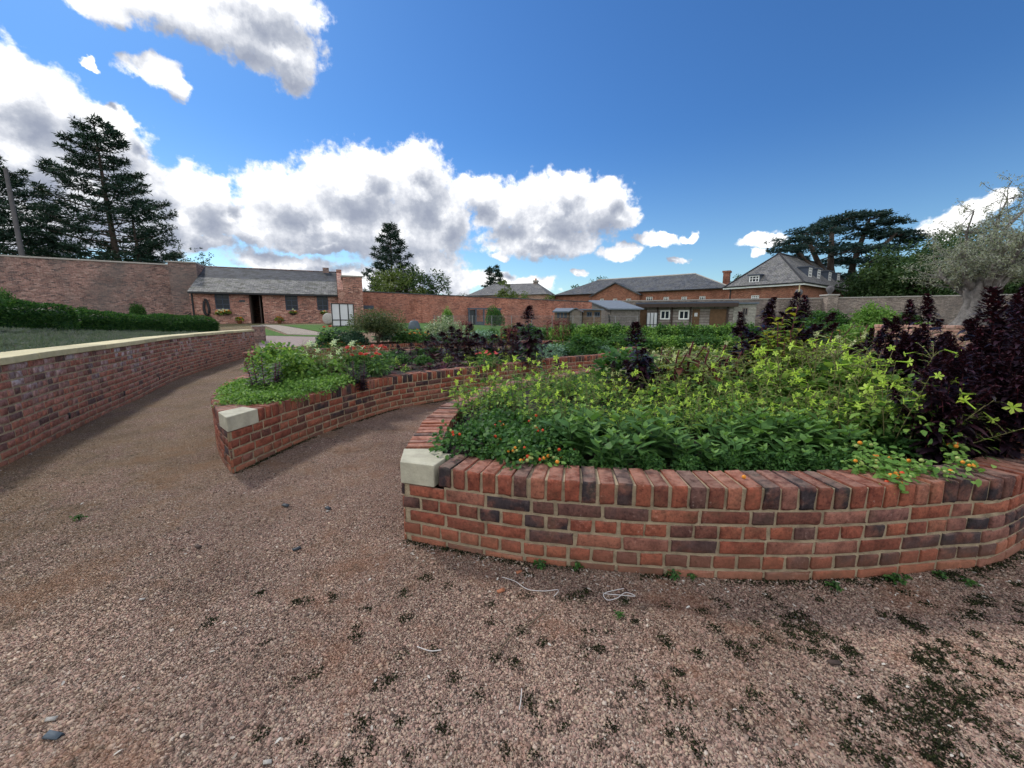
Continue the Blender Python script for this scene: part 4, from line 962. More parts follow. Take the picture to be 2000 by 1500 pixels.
def flower_mesh(kind):
    if kind in _fl: return _fl[kind]
    q = QB(); rg = npr(5)
    if kind.startswith('trumpet'):
        n = 5; prof = [(.0026, 0), (.003, .02), (.0042, .045), (.008, .058)]
        v = [(r*math.cos(2*math.pi*k/n), r*math.sin(2*math.pi*k/n), z) for r, z in prof for k in range(n)]
        q.add(v, [(i*n+k, i*n+(k+1) % n, (i+1)*n+(k+1) % n, (i+1)*n+k) for i in range(3) for k in range(n)], .15)
        for k in range(5):
            a = 2*math.pi*k/5; b = math.pi/5
            v = [(.006*math.cos(a-b), .006*math.sin(a-b), .057), (.021*math.cos(a-b*.62), .021*math.sin(a-b*.62), .063), (.031*math.cos(a), .031*math.sin(a), .060), (.021*math.cos(a+b*.62), .021*math.sin(a+b*.62), .063), (.006*math.cos(a+b), .006*math.sin(a+b), .057), (0, 0, .054)]
            q.add(v, [(0, 1, 2, 5), (5, 2, 3, 4)], .55+.12*k/5)
        mat = {'trumpet_lime': 'petal_lime', 'trumpet_cream': 'petal_cream', 'trumpet_white': 'petal_white'}[kind]
    elif kind.startswith('daisy'):
        for ring, (n, L0, el) in enumerate(((16, .034, .15), (14, .028, .45), (9, .018, .9))):
            a = np.arange(n)*2*math.pi/n+ring*.3; A = np.stack([np.cos(a), np.sin(a), np.full(n, el)], 1)
            leaves(q, np.zeros((n, 3))+np.array([0, 0, .004*ring]), A, np.tile([0, 0, 1.], (n, 1)), L0, .0075, T_OVAL, rg.random(n), .25)
        mat = {'daisy_red': 'petal_red', 'daisy_pink': 'petal_pink', 'daisy_orange': 'petal_orange'}[kind]
    elif kind.startswith('fruit'):
        lathe(q, (0, 0, 0), [(.001, -.014), (.010, -.010), (.0145, 0), (.010, .010), (.001, .014)], 8, .5)
        mat = kind
    o = q.build('fruit' if kind.startswith('fruit') else 'flower', mat, None, kind.startswith('fruit'))
    me = o.data; bpy.data.objects.remove(o); _fl[kind] = me; return me
def put_flower(root, kind, p, axis_, sc=1.0, name='flower'):
    o = bpy.data.objects.new(name, flower_mesh(kind)); COL.objects.link(o); o.parent = root; o.location = p
    o.rotation_euler = Vector(axis_).to_track_quat('Z', 'Y').to_euler(); o.scale = (sc,)*3; return o
def nicotiana(seed, flower='trumpet_lime', h=.72, nf=16, lm='leaf_lime', spread=.26, fs=1.0):
    rg = npr(seed); root = empty('flowering_tobacco', (0, 0, 0)); st = QB(); lf = QB(); tips = []
    ns = 7
    for i in range(ns):
        a = GOLD*i+seed; rr = spread*math.sqrt((i+.3)/ns); top = Vector((rr*math.cos(a), rr*math.sin(a), h*rg.uniform(.78, 1)))
        pts = [Vector((top.x*.1, top.y*.1, 0)), Vector((top.x*.35, top.y*.35, top.z*.35)), Vector((top.x*.72, top.y*.72, top.z*.72)), top]
        stemset(st, pts, .005, .002)
        for k in range(10):
            t = .1+.8*k/10; p = pts[1].lerp(pts[3], (t-.3)/.7) if t > .35 else pts[0].lerp(pts[1], t/.35)
            an = GOLD*k+a; sz = lerp(.13, .035, t**.7)*rg.uniform(.8, 1.2)
            leaves(lf, [p], [(math.cos(an), math.sin(an), .45)], [(0, 0, 1)], sz, sz*.26, T_LANCE, lerp(.05, .55, t)+rg.uniform(-.1, .15), .35)
        for k in range(5):
            an = rg.uniform(0, 6.28); ph = rg.uniform(.5, .97); b = pts[1].lerp(top, (ph-.3)/.7)
            L0 = rg.uniform(.04, .13); e = b+Vector((math.cos(an)*L0, math.sin(an)*L0, L0*rg.uniform(.1, .8))); stemset(st, [b, b.lerp(e, .5)+Vector((0, 0, .01)), e], .0022, .0014, 3); tips.append((e, an))
            m = 4; PP = np.array([tuple(b.lerp(e, q_)) for q_ in np.linspace(.2, 1, m)]); aa = rg.uniform(0, 6.28, m)
            leaves(lf, PP, np.stack([np.cos(aa), np.sin(aa), np.full(m, .5)], 1), np.tile([0, 0, 1.], (m, 1)), rg.uniform(.02, .04, m), .006, T_DIA, rg.uniform(.5, 1, m), .2)
        tips.append((top, a))
    up_leafcloud(lf, rg, 90, (0, 0, h*.42), (spread*.9, spread*.9, h*.4), .075, .02, T_LANCE, .6, .2, .3)
    st.build('stem', 'stem_tan', root); lf.build('foliage', lm, root)
    rg.shuffle(tips)
    for i, (p, an) in enumerate(tips[:nf]):
        an += rg.uniform(-.6, .6); el = rg.uniform(-.75, .45)
        if rg.random() < .65: an = lerp(an, -1.57, .35) if an > -3 else an
        put_flower(root, flower, p, (math.cos(an), math.sin(an), el), rg.uniform(.7, 1.35)*fs)
    return root
def lance_plant(seed, h=.42, lm='leaf_lance', ns=6, L0=.165):
    rg = npr(seed); root = empty('lance_leaved_plant', (0, 0, 0)); st = QB(); lf = QB()
    for i in range(ns):
        a = GOLD*i+seed; rr = .17*math.sqrt((i+.2)/ns); top = Vector((rr*1.25*math.cos(a), rr*1.25*math.sin(a), h*rg.uniform(.72, 1)))
        base = Vector((top.x*.25, top.y*.25, 0)); stemset(st, [base, base.lerp(top, .5)+Vector((0, 0, .02)), top], .005, .003)
        nn = 7
        for k in range(nn):
            t = (k+1)/nn; p = base.lerp(top, t); L1 = L0*(1 if k < nn-2 else (.75, .42)[k-nn+2])*rg.uniform(.8, 1.15)
            for j in range(2 if k < nn-1 else 4):
                an = a+k*1.57+j*(math.pi if k < nn-1 else 1.57)+rg.uniform(-.2, .2)
                leaves(lf, [p], [(math.cos(an), math.sin(an), lerp(.15, 1.05, t)+rg.uniform(-.15, .15))], [(0, 0, 1)], L1, L1*.215, T_LANCE, np.clip(lerp(.1, .8, t*t)+rg.uniform(-.15, .15), 0, 1), rg.uniform(.0, .4))
    st.build('stem', 'stem_green', root); lf.build('foliage', lm, root); return root
def dome(seed, name, lm, h, r, n, L0, W0, T=T_OVAL, stems='stem_green', shell=.35, flat=.6, droop=.25, low=.42):
    rg = npr(seed); root = empty(name, (0, 0, 0)); st = QB(); lf = QB()
    for i in range(7):
        a = GOLD*i; e = Vector((r*.7*math.cos(a)*rg.random(), r*.7*math.sin(a)*rg.random(), h*rg.uniform(.5, .85))); stemset(st, [Vector((0, 0, 0)), e*.5+Vector((0, 0, .02)), e], max(.003, r*.014), max(.0015, r*.006))
    for i in range(9):   # uneven outline from several overlapping mounds
        a = GOLD*i; k = math.sqrt(i/9)*.75; rr = r*rg.uniform(.38, .6)
        up_leafcloud(lf, rg, n//9, (r*k*math.cos(a), r*k*math.sin(a), h*rg.uniform(low, .58)*(1-.35*k)), (rr, rr, h*rg.uniform(.45, .6)), L0, W0, T, flat, shell, droop, .005)
    st.build('stem', stems, root); lf.build('foliage', lm, root); return root
def fruit_bush(seed, h=.26, r=.3, nfr=14):
    rg = npr(seed); root = dome(seed, 'cherry_tomato_plant', 'leaf_mid', h, r, 1300, .034, .011)
    for c in range(3):
        a = -1.57+rg.uniform(-1.1, 1.1); cx, cy, cz = r*.75*math.cos(a), r*.75*math.sin(a), h*rg.uniform(.35, .9)
        for k in range(nfr//3): put_flower(root, ('fruit_red', 'fruit_red', 'fruit_orange', 'fruit_green')[int(rg.integers(0, 4))], (cx+rg.uniform(-.04, .04), cy+rg.uniform(-.03, .02), cz+rg.uniform(-.04, .04)), (0, 0, 1), rg.uniform(.55, .85), 'fruit')
    return root
def amaranth(seed, h=1.3, lm='leaf_amaranth', plume='plume_red', L0=.17, width=.3, plen=.34, side=5, dens=1.0, name='amaranth', pfat=1.0, lw=.175):
    rg = npr(seed); root = empty(name, (0, 0, 0)); st = QB(); lf = QB()
    lean = Vector((rg.uniform(-.06, .06), rg.uniform(-.06, .06), 0))
    def sp(t): return Vector((lean.x*t*t+.012*math.sin(5*t), lean.y*t*t, h*t))
    stemset(st, [sp(t/8) for t in range(9)], .011, .004, 6)
    axes = [([sp(t/8) for t in range(9)], 1.0, plen)]
    for k in range(side):
        t = rg.uniform(.18, .72); a = GOLD*k+seed; l_ = width*rg.uniform(.75, 1.15); b = sp(t)
        e = b+Vector((math.cos(a)*l_*.7, math.sin(a)*l_*.7, h*rg.uniform(.18, .34))); pts = [b, b.lerp(e, .5)-Vector((0, 0, .03)), e]; stemset(st, pts, .006, .003); axes.append((pts, .7, plen*.45/pfat))
    for pts, sc, pn in axes:
        tot = sum((b-a).length for a, b in zip(pts, pts[1:])); n = int(tot*42*dens)
        for k in range(n):
            t = .06+.94*k/n; f = t*(len(pts)-1); i = min(int(f), len(pts)-2); p = pts[i].lerp(pts[i+1], f-i)
            a = GOLD*k; sz = L0*sc*lerp(1.0, .55, t**1.8)*rg.uniform(.7, 1.25)
            leaves(lf, [p], [(math.cos(a), math.sin(a), lerp(.15, .6, t)+rg.uniform(-.2, .2))], [(0, 0, 1)], sz, sz*lw, T_LANCE, min(1, rg.random()*.8+.25*t), rg.uniform(.2, .8))
        if pn > 0:
            pl = QB(); top = pts[-1]; d = (pts[-1]-pts[-2]).normalized(); m = int(pn*1900*(pfat if sc == 1 else 1))
            tt = rg.random(m); aa = rg.uniform(0, 6.28, m); rr = (.055*sc+.012)*(1+(pfat-1)*(sc == 1))*(1-tt*.8)*np.sqrt(rg.random(m))*1.25
            bend = rg.uniform(-.5, .5)
            P = np.array(top)[None]+np.array(d)[None]*(tt*pn-.05)[:, None]+np.stack([np.cos(aa)*rr+bend*pn*tt**2*.4, np.sin(aa)*rr, -abs(bend)*.15*pn*tt**2], 1)
            leaves(pl, P, np.stack([np.cos(aa), np.sin(aa), np.full(m, .9)], 1), np.tile([0, 0, 1.], (m, 1)), rg.uniform(.016, .034, m), .008, T_DIA, rg.random(m), 0)
            pl.build('flower_plume', plume, root)
            for k in range(int(46*pn/.34)):   # leaves that stand out between the tufts of the plume
                a = GOLD*k; t = k/int(46*pn/.34); p = top+d*(t*pn*.85-.03); sz = L0*sc*lerp(.6, .22, t)*rg.uniform(.7, 1.3)
                leaves(lf, [p], [(math.cos(a), math.sin(a), rg.uniform(.1, .9))], [(0, 0, 1)], sz, sz*.17, T_LANCE, rg.random(), rg.uniform(.2, .9))
    st.build('stem', 'stem_red', root); lf.build('foliage', lm, root)
    return root
def tassel_amaranth(seed, h=.75):
    """drooping velvety tassels over green leaves"""
    rg = npr(seed); root = empty('tasselled_amaranth', (0, 0, 0)); st = QB(); lf = QB()
    stemset(st, [Vector((0, 0, h*t/6)) for t in range(7)], .01, .005, 5)
    for k in range(34):
        t = .1+.85*k/34; a = GOLD*k; sz = .13*lerp(1, .5, t); leaves(lf, [(0, 0, h*t)], [(math.cos(a), math.sin(a), .35)], [(0, 0, 1)], sz, sz*.22, T_LANCE, rg.random(), .5)
    st.build('stem', 'stem_red', root); lf.build('foliage', 'leaf_turning', root)
    for k in range(5):
        q = QB(); a = GOLD*k; m = 170; tt = rg.random(m); x = .05+.09*np.minimum(tt*3, 1); z = h+.02+.03*np.sin(tt*3)-tt**1.5*.33
        r = .028*(1-.4*tt); aa = rg.uniform(0, 6.28, m); e = unit(rg.normal(size=(m, 3)))
        P = np.stack([x*math.cos(a), x*math.sin(a), z], 1)+e*r[:, None]
        leaves(q, P, e, np.tile([0, 0, 1.], (m, 1)), .02, .009, T_DIA, rg.random(m), .2); q.build('tassel', 'plume_pink', root)
    return root
def basil(seed, h=.36):
    rg = npr(seed); root = empty('purple_basil', (0, 0, 0)); st = QB(); lf = QB()
    for i in range(6):
        a = GOLD*i; b = Vector((.06*math.cos(a), .06*math.sin(a), 0)); e = Vector((.11*math.cos(a), .11*math.sin(a), h*rg.uniform(.75, 1))); stemset(st, [b, b.lerp(e, .5), e], .004, .002)
        for k in range(44):
            t = k/44; p = b.lerp(e, t); an = GOLD*k; sz = .085*lerp(1, .35, t); leaves(lf, [p], [(math.cos(an), math.sin(an), .4)], [(0, 0, 1)], sz, sz*.3, T_OVAL, rg.random(), .3)
    st.build('stem', 'stem_red', root); lf.build('foliage', 'leaf_basil', root); return root
def zinnia(seed, fl='daisy_red', h=.5, n=5, name='zinnia', lm='leaf_lance', r=.2, sc=1.15):
    rg = npr(seed); root = empty(name, (0, 0, 0)); st = QB(); lf = QB(); tips = []
    for i in range(max(n, 6)):
        a = GOLD*i+seed; rr = r*math.sqrt((i+.3)/max(n, 6)); e = Vector((rr*math.cos(a), rr*math.sin(a), h*rg.uniform(.82, 1))); b = e*.15; b.z = 0; stemset(st, [b, b.lerp(e, .5)+Vector((0, 0, .01)), e], .004, .003); tips.append(e)
        for k in range(8):
            t = .12+.75*k/8; an = GOLD*k+a; sz = .085*lerp(1.1, .6, t); leaves(lf, [b.lerp(e, t)], [(math.cos(an), math.sin(an), .3)], [(0, 0, 1)], sz, sz*.25, T_LANCE, rg.random(), .3)
    up_leafcloud(lf, rg, 140, (0, 0, h*.4), (r*1.05, r*1.05, h*.42), .075, .02, T_LANCE, .6, .2, .3)
    st.build('stem', 'stem_green', root); lf.build('foliage', lm, root)
    for e in tips[:n]: put_flower(root, fl, e, (rg.uniform(-.4, .4), rg.uniform(-.6, .2), 1), sc*rg.uniform(.85, 1.1))
    return root
def rosette(seed, name, lm, h=.26, n=34, L0=.24, w=.24, T=T_LANCE, stem='stem_red'):
    rg = npr(seed); root = empty(name, (0, 0, 0)); lf = QB(); st = QB()
    for k in range(n):
        a = GOLD*k; t = k/n; el = lerp(.45, 1.6, t)*rg.uniform(.8, 1.2); sz = L0*lerp(1, .75, t)*rg.uniform(.8, 1.15); b = Vector((.05*math.cos(a)*(1-t), .05*math.sin(a)*(1-t), .01))
        e = b+Vector((math.cos(a), math.sin(a), el)).normalized()*sz*.35; stemset(st, [b, b.lerp(e, .5), e], .004, .003, 4)
        leaves(lf, [e], [(math.cos(a), math.sin(a), el*.8)], [(-math.cos(a), -math.sin(a), 1)], sz*.75, sz*w, T, rg.random(), rg.uniform(.3, .8))
    st.build('stem', stem, root); lf.build('foliage', lm, root); return root
def garnish(root, fl, n, r, h, seed, sc=.7):
    rg = npr(seed)
    for k in range(n):
        a = rg.uniform(0, 6.28); q = math.sqrt(rg.random()); put_flower(root, fl, (r*q*math.cos(a), r*q*math.sin(a), h*lerp(1.0, .7, q)), (rg.uniform(-.4, .4), rg.uniform(-.7, .1), 1), sc*rg.uniform(.8, 1.2))
    return root
# pools: each kind has a couple of built specimens, first use is the specimen itself, later uses are copies
KINDS = {
 'lime': (lambda s: nicotiana(s, nf=13, spread=(.26, .32, .22, .29, .24)[s % 5]), 5, .72), 'lime_small': (lambda s: nicotiana(s, 'trumpet_lime', .5, 9, 'leaf_lime', .22), 2, .5),
 'cream': (lambda s: nicotiana(s, 'trumpet_cream', .7, 16, 'leaf_turning', .26), 2, .7), 'white': (lambda s: nicotiana(s, 'trumpet_white', .5, 4, 'leaf_bright', .2), 2, .5),
 'arching': (lambda s: nicotiana(s, nf=17, fs=1.25, spread=.34), 2, .72), 'bigplume': (lambda s: amaranth(s, .95, width=.2, plen=.26, L0=.19, side=5, dens=2.6, pfat=1.3), 3, 1.2),
 'lance': (lambda s: lance_plant(s), 4, .42), 'fruit': (lambda s: fruit_bush(s), 3, .26),
 'dark': (lambda s: amaranth(s, L0=.25, width=.36, dens=1.25, side=6), 4, 1.62), 'dark_small': (lambda s: amaranth(s, .7, width=.26, plen=.16, L0=.16, side=6, dens=1.3), 2, .85),
 'joseph': (lambda s: amaranth(s, .62, 'leaf_joseph', L0=.19, width=.2, plen=0, side=4, dens=.8, name='joseph_coat_plant'), 2, .64),
 'turning': (lambda s: amaranth(s, .9, 'leaf_turning', L0=.2, width=.3, plen=0, side=6, dens=.75, lw=.3, name='yellowing_leafy_plant'), 2, .92),
 'tassel': (lambda s: tassel_amaranth(s), 2, .8), 'basil': (lambda s: basil(s), 2, .36),
 'edging': (lambda s: dome(s, 'edging_plant', 'leaf_bright', .2, .26, 2200, .026, .009), 3, .2),
 'bright': (lambda s: dome(s, 'bright_leafy_plant', 'leaf_bright', .5, .26, 700, .07, .022, T_LANCE), 2, .5),
 'yellowgreen': (lambda s: dome(s, 'yellow_green_plant', 'leaf_lime', .5, .26, 900, .06, .018, T_LANCE), 2, .5),
 'red': (lambda s: zinnia(s, n=3), 2, .52), 'pink': (lambda s: zinnia(s, 'daisy_pink', .45, 5), 1, .47),
 'marigold': (lambda s: garnish(dome(s, 'marigold', 'leaf_mid', .34, .26, 700, .05, .014, T_LANCE), 'daisy_orange', 9, .24, .37, s), 2, .38),
 'beet': (lambda s: rosette(s, 'red_leaf_beet', 'leaf_beet'), 3, .3), 'silver': (lambda s: rosette(s, 'silver_leaved_plant', 'leaf_silver', .2, 30, .2, .16, T_OVAL, 'stem_green'), 2, .25),
 'green': (lambda s: dome(s, 'green_leafy_plant', 'leaf_mid', .42, .3, 800, .07, .02, T_LANCE), 3, .42),
 'gdark': (lambda s: dome(s, 'dark_leafy_plant', 'leaf_mid', .42, .3, 900, .06, .02, T_LANCE), 3, .42),
 'greyg': (lambda s: dome(s, 'dusty_green_plant', 'leaf_silver', .3, .28, 800, .055, .015, T_LANCE), 2, .3),
 'bluebush': (lambda s: dome(s, 'blue_green_bush', 'leaf_blue', .95, .7, 3400, .10, .032, T_LANCE, low=.25), 2, .95),
 'airy': (lambda s: dome(s, 'airy_shrub', 'leaf_airy', 2.0, 1.1, 11000, .08, .017, T_LANCE, 'stem_brown', .05, droop=.4, low=.2), 1, 2.0),
 'whitebush': (lambda s: dome(s, 'variegated_shrub', 'leaf_white', 1.2, .75, 5200, .07, .02, T_LANCE, low=.25), 1, 1.2),
 'row': (lambda s: dome(s, 'leafy_row_shrub', 'leaf_bright', 1.35, .75, 3200, .12, .035, T_LANCE), 3, 1.35),
 'rowdark': (lambda s: dome(s, 'leafy_row_shrub', 'leaf_mid', 1.35, .75, 3200, .12, .035, T_LANCE), 2, 1.35),
 'wallshrub': (lambda s: dome(s, 'wall_shrub', 'leaf_bright', 1.8, 1.0, 2600, .17, .05, T_LANCE, 'stem_brown'), 2, 1.8),
 'wallshrub_dark': (lambda s: dome(s, 'wall_shrub', 'leaf_mid', 1.8, 1.0, 2600, .17, .05, T_LANCE, 'stem_brown'), 2, 1.8),
 'weed': (lambda s: dome(s, 'weed_seedling', 'leaf_mid', .03, .03, 60, .014, .005), 2, .04),
}
POOL = {}; pr = random.Random(11); NPL = {}
def place(kind, x, y, z, sc, label=None, group=None, rz=None, cat='plant', var=None, scz=None):
    mk, nv, _ = KINDS[kind]; i = NPL.get(kind, 0) if var is None else var; NPL[kind] = NPL.get(kind, 0)+1
    k = (kind, i % nv)
    if k not in POOL: o = mk(i % nv+3+len(kind)); POOL[k] = o
    else: o = copy_tree(POOL[k])
    o.location = (x, y, z); o.rotation_euler = (0, 0, pr.uniform(-.5, .5) if rz is None else rz); o.scale = (sc, sc, sc if scz is None else scz)
    for q in ('label', 'group'):
        if q in o: del o[q]
    tag(o, label, cat, group); return o
def inside(poly, x, y, marg=0):
    r = False; dm = 9
    for a, b in zip(poly, poly[1:]+poly[:1]):
        if (a.y > y) != (b.y > y) and x < (b.x-a.x)*(y-a.y)/(b.y-a.y)+a.x: r = not r
        t = max(0, min(1, ((x-a.x)*(b.x-a.x)+(y-a.y)*(b.y-a.y))/max(1e-9, (b-a).length_squared))); dm = min(dm, math.hypot(x-a.x-t*(b.x-a.x), y-a.y-t*(b.y-a.y)))
    return r and dm >= marg
SOIL = ZA-.11
def top(kind, px, py, d, label=None, group=None, z0=SOIL, wide=1.0, cat='plant', var=None, rz=None):
    """a plant d metres away whose top is seen at this point"""
    if z0 == SOIL: d *= KD
    p = D(px, py, d); hh = max(.08, p.z-z0); s = hh/KINDS[kind][2]
    return place(kind, p.x, p.y, z0, s*wide, label, group, rz, cat, var, s)
# --- nearest bed, front row: fruiting plants, lance leaved plants
gF = 'low fruiting plants along the front of the nearest bed'
fl_ = ['dark green fruiting plant in the front left corner by the cream stone', 'fruiting plant with small orange fruit right beside the corner plant', 'low fruiting plant behind the corner plant, under the lime flowers', 'fruiting plant with red trusses left of the broad lance leaves']
for (px, py, d), lb in zip(((925, 822, 3.05), (1030, 838, 2.85), (985, 800, 3.45), (1075, 815, 3.15)), fl_): top('fruit', px, py, d, lb, gF, wide=1.0)
gL = 'lance leaved plants in the nearest bed'
for i, (px, py, d) in enumerate(((1125, 805, 2.95), (1200, 842, 2.68), (1265, 800, 2.95), (1330, 830, 2.85), (1430, 812, 3.0), (1500, 800, 3.05), (1570, 806, 3.0), (1450, 845, 2.74), (1545, 850, 2.72), (1625, 825, 2.9), (1375, 858, 2.70), (1640, 862, 2.72))):
    top('lance', px, py, d, 'dark green plant with paired lance shaped leaves low in the nearest bed' if i != 1 else 'lance leaved plant leaning over the front coping left of centre', gL, wide=1.3)
for px, py, d in ((1110, 875, 2.66), (1270, 885, 2.6), (1420, 878, 2.62), (1530, 880, 2.62), (960, 868, 2.78), (1190, 880, 2.62), (1345, 885, 2.6), (1470, 872, 2.66), (1590, 880, 2.6), (1020, 872, 2.72), (1650, 885, 2.6)): top('gdark', px, py, d, 'small dark leafy filler plant just behind the front coping', 'small filler plants at the coping', wide=.8)
# --- lime flowering tobacco
gN = 'lime flowering tobacco plants in the nearest bed'
rn = random.Random(21)
for i, (px, py, d) in enumerate(((900, 730, 4.15), (955, 700, 4.35), (1010, 700, 4.25), (1065, 690, 4.6), (985, 730, 3.85), (1060, 735, 3.85), (930, 752, 3.8), (1110, 712, 4.4))):
    top('lime', px, py, d, 'lime flowering tobacco in the tall clump at the left end of the nearest bed' if i else 'lime flowering tobacco leaning furthest left out of the nearest bed', gN, wide=1.0)
for px, py, d in ((1150, 745, 4.0), (1200, 735, 4.1), (1250, 742, 3.9), (1300, 722, 4.2), (1350, 728, 4.0), (1400, 715, 4.1), (1450, 705, 3.9), (1500, 690, 4.0), (1550, 692, 3.8), (1600, 672, 3.9), (1650, 668, 3.7), (1700, 668, 3.6), (1750, 685, 3.45), (1625, 660, 4.2), (1575, 668, 4.1),
                  (1180, 790, 3.6), (1240, 780, 3.6), (1310, 765, 3.7), (1370, 760, 3.6), (1440, 755, 3.6), (1510, 750, 3.5), (1580, 740, 3.45), (1650, 735, 3.35), (1715, 745, 3.2), (1165, 722, 4.6), (1560, 680, 4.5), (1640, 665, 4.4), (1150, 775, 3.3), (1215, 785, 3.25), (1280, 782, 3.3), (1345, 775, 3.3), (1405, 780, 3.25), (1465, 772, 3.3), (1530, 770, 3.25), (1600, 765, 3.2), (1660, 775, 3.1), (1100, 770, 3.4), (1040, 768, 3.5)):
    top('lime' if rn.random() < .75 else 'lime_small', px, py+rn.uniform(-6, 6), d, 'lime flowering tobacco in the broad band across the middle of the nearest bed', gN, wide=1.05)
for px, py, d in ((1215, 712, 4.9), (1330, 700, 4.9), (1420, 700, 4.9), (1500, 690, 4.8), (1390, 690, 5.4), (1600, 655, 5.0), (1290, 690, 5.6), (1680, 655, 5.2)):
    top('cream', px, py, d, 'cream flowering tobacco with yellowing leaves towards the back of the nearest bed', 'cream flowering tobacco plants')
o = top('arching', 1800, 735, 2.95, 'lime flowering tobacco arching right in front of the dark plumes', gN, wide=1.1, rz=-1.2); o.rotation_euler = (.12, .38, -.3)
o = top('arching', 1755, 722, 3.05, 'lime flowering tobacco with large open flowers just left of the arching one', gN, wide=1.1)
# --- dark amaranths
gD = 'dark purple amaranths on the right of the nearest bed'
for i, (px, py, d) in enumerate(((1790, 592, 4.4), (1842, 580, 4.0), (1905, 650, 3.6), (1975, 562, 3.5), (1985, 590, 3.2), (2010, 580, 3.6), (1770, 625, 4.3), (1720, 640, 4.6), (1975, 640, 2.9), (1910, 680, 3.1), (1870, 690, 3.3), (1945, 705, 2.85), (2030, 640, 3.0), (1840, 700, 3.4), (2060, 600, 3.3), (1985, 720, 2.8), (1900, 740, 3.0), (1960, 620, 3.8), (1880, 690, 3.9), (1830, 660, 3.8), (2010, 690, 2.75), (1930, 650, 3.35), (2050, 690, 2.9), (1985, 560, 3.9), (1690, 650, 4.5), (1725, 655, 4.2), (1755, 660, 4.4), (1800, 672, 4.2), (1830, 668, 4.2), (1865, 672, 4.0), (1790, 655, 3.9), (1840, 670, 3.6), (1815, 690, 3.7), (1770, 680, 3.9), (1870, 720, 3.2), (1850, 685, 3.9), (1835, 712, 2.85), (1870, 700, 2.8), (1905, 690, 2.75), (1800, 722, 3.0), (1775, 650, 3.9), (1820, 640, 3.9), (1885, 660, 3.3))):
    lb = {3: 'tallest near black amaranth plume in front of the olive trunk', 0: 'dark amaranth with open leaves standing furthest left before the brick planter'}.get(i, 'near black purple leaved amaranth in the dense stand on the right of the nearest bed')
    top('bigplume' if i == 3 else 'dark', px, py-12, d, lb, gD, wide=1.25)
gE = 'dark amaranths in the middle of the nearest bed'
for i, (px, py, d) in enumerate(((1495, 575, 5.3), (1540, 568, 5.2), (1580, 572, 5.4), (1460, 605, 5.2), (1530, 610, 5.0), (1490, 610, 5.9), (1560, 600, 5.4), (1520, 590, 6.0))):
    top('dark', px, py, d, 'purple amaranth in the tall clump in front of the hipped house', gE, wide=1.35)
top('bigplume', 1258, 622, 4.7, 'lone dark purple amaranth rising in front of the green row of shrubs', wide=1.45, var=1)
top('dark_small', 1262, 690, 4.7, 'leafy dark amaranth at the foot of the lone tall one', wide=1.3)
for px, py, d, lb in ((1195, 700, 5.3, 'short dark red amaranth left of the lone tall one'), (1290, 735, 4.6, 'short dark amaranth low among the lime flowers')): top('dark_small', px, py, d, lb)
gJ = 'two coloured amaranths in the nearest bed'
for px, py, d in ((1340, 662, 4.9), (1400, 668, 4.8), (1370, 680, 4.5), (1430, 682, 4.9), (1315, 678, 4.6), (1405, 690, 4.3)): top('joseph', px, py, d, 'big leaved green and crimson amaranth behind the lime flowers', gJ, wide=1.7)
gT = 'yellowing leafy plants in the nearest bed'
for px, py, d in ((1545, 592, 4.8), (1530, 625, 4.4), (1520, 612, 4.7), (1555, 640, 4.5), (1500, 640, 4.5), (1600, 645, 5.0), (1470, 660, 4.9), (1540, 665, 4.2), (1585, 655, 4.3), (1650, 640, 5.6), (1700, 640, 5.5), (1590, 690, 4.3)): top('turning', px, py, d, 'leafy plant with yellowing green leaves below the tall purple clump', gT, wide=.9)
for px, py, d in ((1620, 632, 6.2), (1680, 630, 6.3), (1740, 635, 6.0), (1450, 650, 6.3)): top('joseph', px, py, d, 'red and green leaved amaranth at the back of the nearest bed', 'red and green amaranths at the back')
rq = random.Random(31)
for i in range(44):
    px = 1235+(i % 22)*24+rq.uniform(-8, 8); d = rq.uniform(5.8, 6.6) if i < 22 else rq.uniform(6.8, 8.2); p = D(px, 670, d)
    if not inside(A_in, p.x, p.y, .15): continue
    kd = rq.choice(['cream', 'turning', 'cream', 'green', 'lime_small', 'joseph'])
    top(kd, px, rq.uniform(672, 694)-(14 if px > 1440 else 0), d, {'cream': 'cream flowering tobacco at the far side of the nearest bed', 'turning': 'yellowing leafy plant at the far side of the nearest bed', 'green': 'green leafy plant at the far side of the nearest bed', 'lime_small': 'small lime tobacco at the far side of the nearest bed', 'joseph': 'red and green amaranth at the far side of the nearest bed'}[kd], kd.replace('_', ' ')+' plants at the far side', wide=1.1)
for px, py, d in ((1175, 715, 6.2), (1200, 712, 6.6), (1230, 705, 7.0), (1140, 722, 5.6), (1100, 728, 5.2), (1160, 735, 5.0), (1060, 735, 5.0)): top('lime_small', px, py, d, 'small lime flowering tobacco at the back left of the nearest bed', 'small lime tobacco plants back left')
# filler inside the nearest bed so that no bare soil shows between
for i in range(150):
    x, y = rn.uniform(-.4, 5.2), rn.uniform(2.7, 8.6)
    if inside(A_in, x, y, .25) and (y > 3.2 or x > 2.2): place('gdark', x, y, SOIL, rn.uniform(.7, .95), 'dark leafy plant filling the ground under the tall flowers of the nearest bed', 'filler plants under the flowers', scz=.55)
